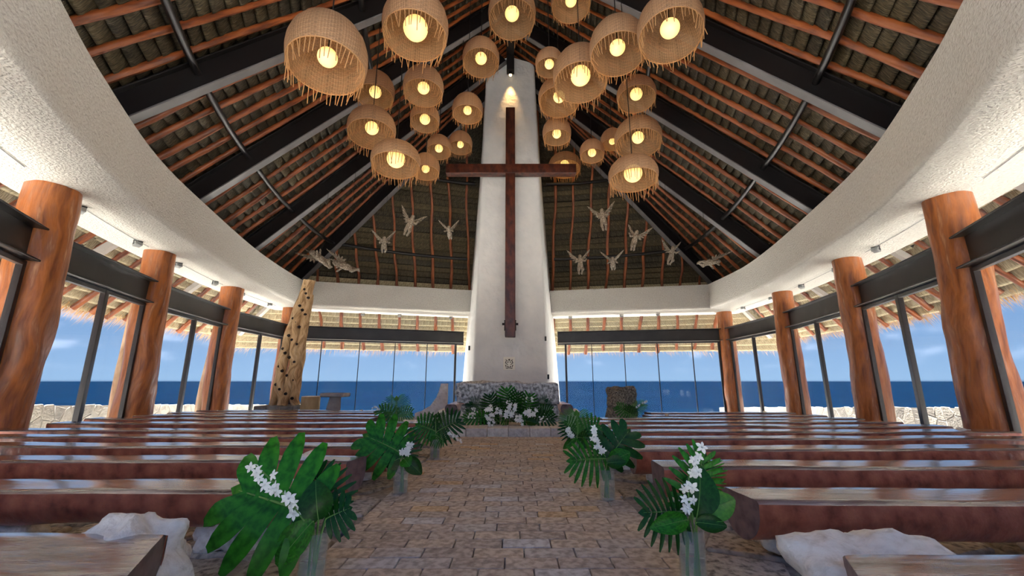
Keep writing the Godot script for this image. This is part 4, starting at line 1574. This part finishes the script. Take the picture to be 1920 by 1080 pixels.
	for l in [["monstera_fine", 0.0, 0.30, -0.04, 0.74, 0.44], ["monstera_fine", 0.10, 0.26, 0.20, 0.66, 0.36], ["monstera_fine", -0.32, 0.2, -0.40, 0.60, 0.40], ["monstera_fine", 0.36, 0.2, 0.44, 0.62, 0.40], ["palm", 0.55, 0.2, 0.80, 0.52, 0.34], ["palm", -0.5, 0.2, -0.82, 0.46, 0.34], ["monstera_fine", -0.45, 0.12, -0.98, 0.10, 0.30], ["monstera_fine", 0.5, 0.14, 0.98, 0.10, 0.34], ["monstera", -0.2, 0.10, -0.5, 0.16, 0.36], ["monstera", 0.25, 0.10, 0.5, 0.18, 0.36], ["palm", 0.0, 0.12, 0.1, 0.30, 0.36], ["palm", -0.6, 0.15, -0.9, 0.30, 0.26], ["monstera_fine", 0.6, 0.18, 0.92, 0.28, 0.30], ["palm", -0.15, 0.2, -0.2, 0.48, 0.3], ["palm", 0.22, 0.2, 0.25, 0.46, 0.3], ["monstera", 0.0, 0.06, -0.1, 0.12, 0.4], ["blade", 0.35, 0.05, 0.62, 0.04, 0.16], ["blade", -0.35, 0.05, -0.66, 0.04, 0.16]]:
		var z := 0.12 * sin(n * 2.1)
		add_leaf(o, l[0], Vector3(l[1], l[2], z), Vector3(l[3], l[4], z + 0.14), l[5], Vector3(0.0, 0.35, 1.0), M[["leaf", "leaf_deep", "leaf_deep"][n % 3]], Vector3(l[1] * 0.4, 0.02, 0))
		n += 1
	for q in [[-0.42, 0.34, 5, 0.085], [-0.38, 0.14, 7, 0.085], [0.0, 0.20, 9, 0.085], [-0.18, 0.26, 5, 0.075], [0.08, 0.34, 8, 0.08], [0.42, 0.22, 10, 0.09], [0.30, 0.05, 6, 0.06], [-0.35, 0.04, 6, 0.06], [0.56, 0.26, 4, 0.07], [0.18, 0.12, 5, 0.07], [-0.68, 0.26, 12, 0.035], [-0.75, 0.18, 10, 0.035], [0.42, 0.48, 9, 0.035], [0.70, 0.10, 10, 0.035], [0.02, 0.42, 8, 0.035]]:
		for k in q[2]:
			var p := put("orchid_flower", fl, M.petal, o)
			var z := Vector3(rng.randf_range(-0.6, 0.6), rng.randf_range(-0.2, 0.6), 1).normalized()
			p.transform = Transform3D(Basis.looking_at(-z, Vector3.UP) * Basis.from_scale(Vector3.ONE * q[3] * rng.randf_range(0.8, 1.2)), Vector3(q[0] + rng.randf_range(-0.08, 0.08), q[1] + rng.randf_range(-0.06, 0.06), 0.27 + rng.randf_range(-0.03, 0.06)))


# ---------------------------------------------------------------- carved angels
func figure_mesh() -> ArrayMesh:
	# joints of a flying child figure, joined by a smooth union and meshed as surface nets
	var bones := [
		[Vector3(0, 0, 0), 0.085, Vector3(0, 0.20, 0.02), 0.095], [Vector3(0, 0.20, 0.02), 0.07, Vector3(0, 0.29, 0.03), 0.04],
		[Vector3(0, 0.345, 0.045), 0.078, Vector3(0, 0.385, 0.035), 0.075], [Vector3(0, 0.34, 0.115), 0.018, Vector3(0, 0.33, 0.12), 0.016]]
	for s in [-1.0, 1.0]:
		bones.append([Vector3(s * 0.08, 0.235, 0.02), 0.045, Vector3(s * 0.19, 0.16, 0.07), 0.034])
		bones.append([Vector3(s * 0.19, 0.16, 0.07), 0.034, Vector3(s * 0.22, 0.22, 0.19), 0.024])
		bones.append([Vector3(s * 0.22, 0.22, 0.19), 0.026, Vector3(s * 0.225, 0.25, 0.235), 0.016])
		bones.append([Vector3(s * 0.05, -0.03, 0), 0.07, Vector3(s * 0.075, -0.19, 0.06 * s + 0.03), 0.05])
		bones.append([Vector3(s * 0.075, -0.19, 0.06 * s + 0.03), 0.05, Vector3(s * 0.06, -0.35, -0.06), 0.03])
		bones.append([Vector3(s * 0.06, -0.35, -0.06), 0.03, Vector3(s * 0.06, -0.40, -0.02), 0.02])
	bones.append([Vector3(0, 0.03, 0.03), 0.10, Vector3(0.02, -0.09, 0.0), 0.075])
	var cell := 0.02
	var lo := Vector3(-0.30, -0.46, -0.16)
	var dim := Vector3i(31, 47, 23)
	var field := {}
	var sdf := func(p: Vector3) -> float:
		var acc := 0.0
		for b in bones:
			var ab: Vector3 = b[2] - b[0]
			var h := clampf((p - b[0]).dot(ab) / maxf(ab.length_squared(), 1e-6), 0, 1)
			var d: float = p.distance_to(b[0] + ab * h) - lerpf(b[1], b[3], h)
			acc += exp(-d * 55.0)
		return -log(maxf(acc, 1e-12)) / 55.0
	var F := PackedFloat32Array()
	F.resize((dim.x + 1) * (dim.y + 1) * (dim.z + 1))
	var at := func(i: int, j: int, k: int) -> int: return (i * (dim.y + 1) + j) * (dim.z + 1) + k
	for i in dim.x + 1:
		for j in dim.y + 1:
			for k in dim.z + 1:
				F[(i * (dim.y + 1) + j) * (dim.z + 1) + k] = sdf.call(lo + Vector3(i, j, k) * cell)
	var m := MB.new()
	var vid := {}
	for i in dim.x:
		for j in dim.y:
			for k in dim.z:
				var c := Vector3.ZERO
				var n := 0
				for e in 12:
					var ax := e / 4
					var o := Vector3i.ZERO
					o[(ax + 1) % 3] = e & 1
					o[(ax + 2) % 3] = (e >> 1) & 1
					var q := o
					q[ax] = 1
					var a := F[at.call(i + o.x, j + o.y, k + o.z)]
					var b := F[at.call(i + q.x, j + q.y, k + q.z)]
					if (a < 0) != (b < 0):
						c += Vector3(o).lerp(Vector3(q), a / (a - b))
						n += 1
				if n:
					var p := lo + (Vector3(i, j, k) + c / n) * cell
					vid[Vector3i(i, j, k)] = m.vert(p, Vector2(p.x, p.y))
	for key in vid:
		for ax in 3:
			var o := Vector3i.ZERO
			o[ax] = 1
			var u := Vector3i.ZERO
			u[(ax + 1) % 3] = 1
			var w := Vector3i.ZERO
			w[(ax + 2) % 3] = 1
			if not (vid.has(key - u) and vid.has(key - w) and vid.has(key - u - w)):
				continue
			var a := F[at.call(key.x, key.y, key.z)]
			var b := F[at.call(key.x + o.x, key.y + o.y, key.z + o.z)]
			if (a < 0) == (b < 0):
				continue
			if a < 0:
				m.quad(vid[key], vid[key - u], vid[key - u - w], vid[key - w])
			else:
				m.quad(vid[key], vid[key - w], vid[key - u - w], vid[key - u])
	return m.outward().mesh()


func wing_mesh(s: float) -> ArrayMesh:
	var m := MB.new()
	for row in 2:
		for k in 7:
			var f := k / 6.0
			var root := Vector3(s * (0.04 + 0.26 * f), 0.22 + 0.22 * f, -0.06 - 0.02 * row)
			var len := (0.30 if row == 0 else 0.18) * (0.75 + 0.45 * f)
			var dir := Vector3(s * lerpf(0.35, 0.75, f), lerpf(-0.25, 0.8, f), -0.25).normalized()
			var side := dir.cross(Vector3(0, 0.3, 1)).normalized() * 0.04
			var rows := []
			for q in 5:
				var t := q / 4.0
				var hw: float = [0.6, 1.0, 1.0, 0.75, 0.1][q]
				rows.append(PackedVector3Array([root + dir * len * t - side * hw, root + dir * len * t + Vector3(0, 0, 0.012), root + dir * len * t + side * hw, root + dir * len * t - Vector3(0, 0, 0.008)]))
			m.grid(rows, true)
	m.tube([Vector3(s * 0.03, 0.2, -0.05), Vector3(s * 0.17, 0.34, -0.07), Vector3(s * 0.32, 0.47, -0.08)], [0.03, 0.03, 0.015], 8)
	return m.mesh()


func angels() -> void:
	var body := figure_mesh()
	var wings := [wing_mesh(-1.0), wing_mesh(1.0)]
	var k := 0
	for a in [[Vector3(-7.04, 5.43, -14.77), 1.1, [-50, 70, 40], "leftmost carved winged angel, nearest the left corner"], [Vector3(-5.89, 5.05, -14.33), 1.1, [70, -70, 0], "carved winged angel flying level, second from the left"], [Vector3(-4.73, 5.95, -14.65), 0.8, [40, 30, 10], "small carved winged angel, third from the left"], [Vector3(-3.80, 6.65, -14.50), 0.95, [10, 25, -15], "carved winged angel with raised wings, highest on the left"], [Vector3(-2.46, 6.75, -15.53), 0.75, [50, 0, 0], "dim carved winged angel close left of the tower"], [Vector3(3.37, 6.86, -14.45), 0.95, [10, -15, 5], "carved winged angel with raised wings, highest on the right"], [Vector3(4.53, 6.11, -14.62), 0.9, [0, -35, -20], "carved winged angel below and right of the highest right one"], [Vector3(2.52, 5.24, -14.81), 0.85, [10, 10, 5], "carved winged angel nearest right of the tower"], [Vector3(3.85, 5.42, -15.30), 0.8, [55, -15, 0], "dim carved winged angel in front of the lower right pipe"], [Vector3(6.07, 5.72, -15.23), 0.85, [20, 20, 0], "carved winged angel second from the right corner"], [Vector3(7.01, 5.20, -14.30), 0.95, [80, 80, -10], "rightmost carved winged angel flying level by the right corner"]]:
		var p: Vector3 = a[0]
		var o := thing("angel_figure", a[3], "angel", p, 0, "carved winged angels")
		o.rotation_degrees = Vector3(a[2][0], a[2][1], a[2][2])
		o.scale = Vector3.ONE * a[1]
		put("body", body, M.carved, o)
		for s in 2:
			put("wing", wings[s], M.carved, o)
		var top := minf(roof_height(p.x, p.z), 13.0)
		var w := MB.new()
		var inv := o.transform.affine_inverse()
		w.tube([inv * (p + Vector3(0, 0.05, 0)), inv * Vector3(p.x, top, p.z)], [0.005, 0.005], 5)
		put("hanging_wire", w.outward().mesh(), M.cable, o)
		k += 1


# ---------------------------------------------------------------- the scene
func sky_cover() -> ImageTexture:
	var w := 1536
	var h := 768
	var im := Image.create(w, h, false, Image.FORMAT_RGBA8)
	im.fill(Color(0, 0, 0, 0))
	var n := FastNoiseLite.new()
	n.seed = 5
	n.frequency = 1.0
	n.noise_type = FastNoiseLite.TYPE_SIMPLEX_SMOOTH
	n.fractal_octaves = 5
	for y in range(int(h * 0.30), int(h * 0.5)):
		var el := (0.5 - (y + 0.5) / h) * PI
		for x in w:
			var a := TAU * x / w
			var d := Vector3(cos(a), 0, sin(a)) * 7.0
			var v := n.get_noise_3d(d.x, el * 26.0, d.z) + 0.25 * n.get_noise_3d(d.x * 0.35, 3.0, d.z * 0.35)
			var lift := smoothstep(0.01, 0.06, el) * (1.0 - smoothstep(0.18, 0.5, el))
			var c := smoothstep(0.12, 0.55, v) * lift
			if c > 0.0:
				im.set_pixel(x, y, Color(0.95, 0.96, 1.0, c * 0.30))
	return ImageTexture.create_from_image(im)


func _ready() -> void:
	rng.seed = 20240611
	# camera
	var cam := Camera3D.new()
	cam.position = Vector3(0, 1.05, 0)
	cam.rotation.x = atan(175.0 / 780.0)
	cam.fov = rad_to_deg(2.0 * atan(540.0 / 780.0))
	cam.near = 0.05
	cam.far = 60000.0
	add_child(cam)
	cam.make_current()
	# sky and exposure
	var sm := ProceduralSkyMaterial.new()
	sm.sky_top_color = Color8(62, 112, 186)
	sm.sky_horizon_color = Color8(146, 182, 220)
	sm.sky_curve = 0.16
	sm.ground_bottom_color = Color8(40, 80, 120)
	sm.ground_horizon_color = Color8(60, 104, 150)
	sm.sky_cover = sky_cover()
	sm.sun_angle_max = 1.0
	var sky := Sky.new()
	sky.sky_material = sm
	var env := Environment.new()
	env.background_mode = Environment.BG_SKY
	env.sky = sky
	env.background_energy_multiplier = 0.52
	env.tonemap_mode = Environment.TONE_MAPPER_LINEAR
	env.tonemap_exposure = 2.4
	env.sdfgi_enabled = true
	env.ssao_enabled = true
	env.ssil_enabled = true
	var we := WorldEnvironment.new()
	we.environment = env
	add_child(we)
	# sun, high and to the left
	var sun := DirectionalLight3D.new()
	sun.light_energy = 6.8
	sun.light_color = Color(1.0, 0.98, 0.95)
	sun.light_angular_distance = 0.6
	sun.shadow_enabled = true
	add_child(sun)
	sun.look_at_from_position(Vector3(-0.8, 10.0, -1.8), Vector3.ZERO, Vector3.UP)
	make_materials()
	# structure
	outside()
	floors()
	ring_beam()
	columns()
	windows()
	roof()
	tower()
	# objects
	cross()
	benches()
	altar()
	side_objects()
	lanterns()
	angels()
	plants()
	soffit_fittings()
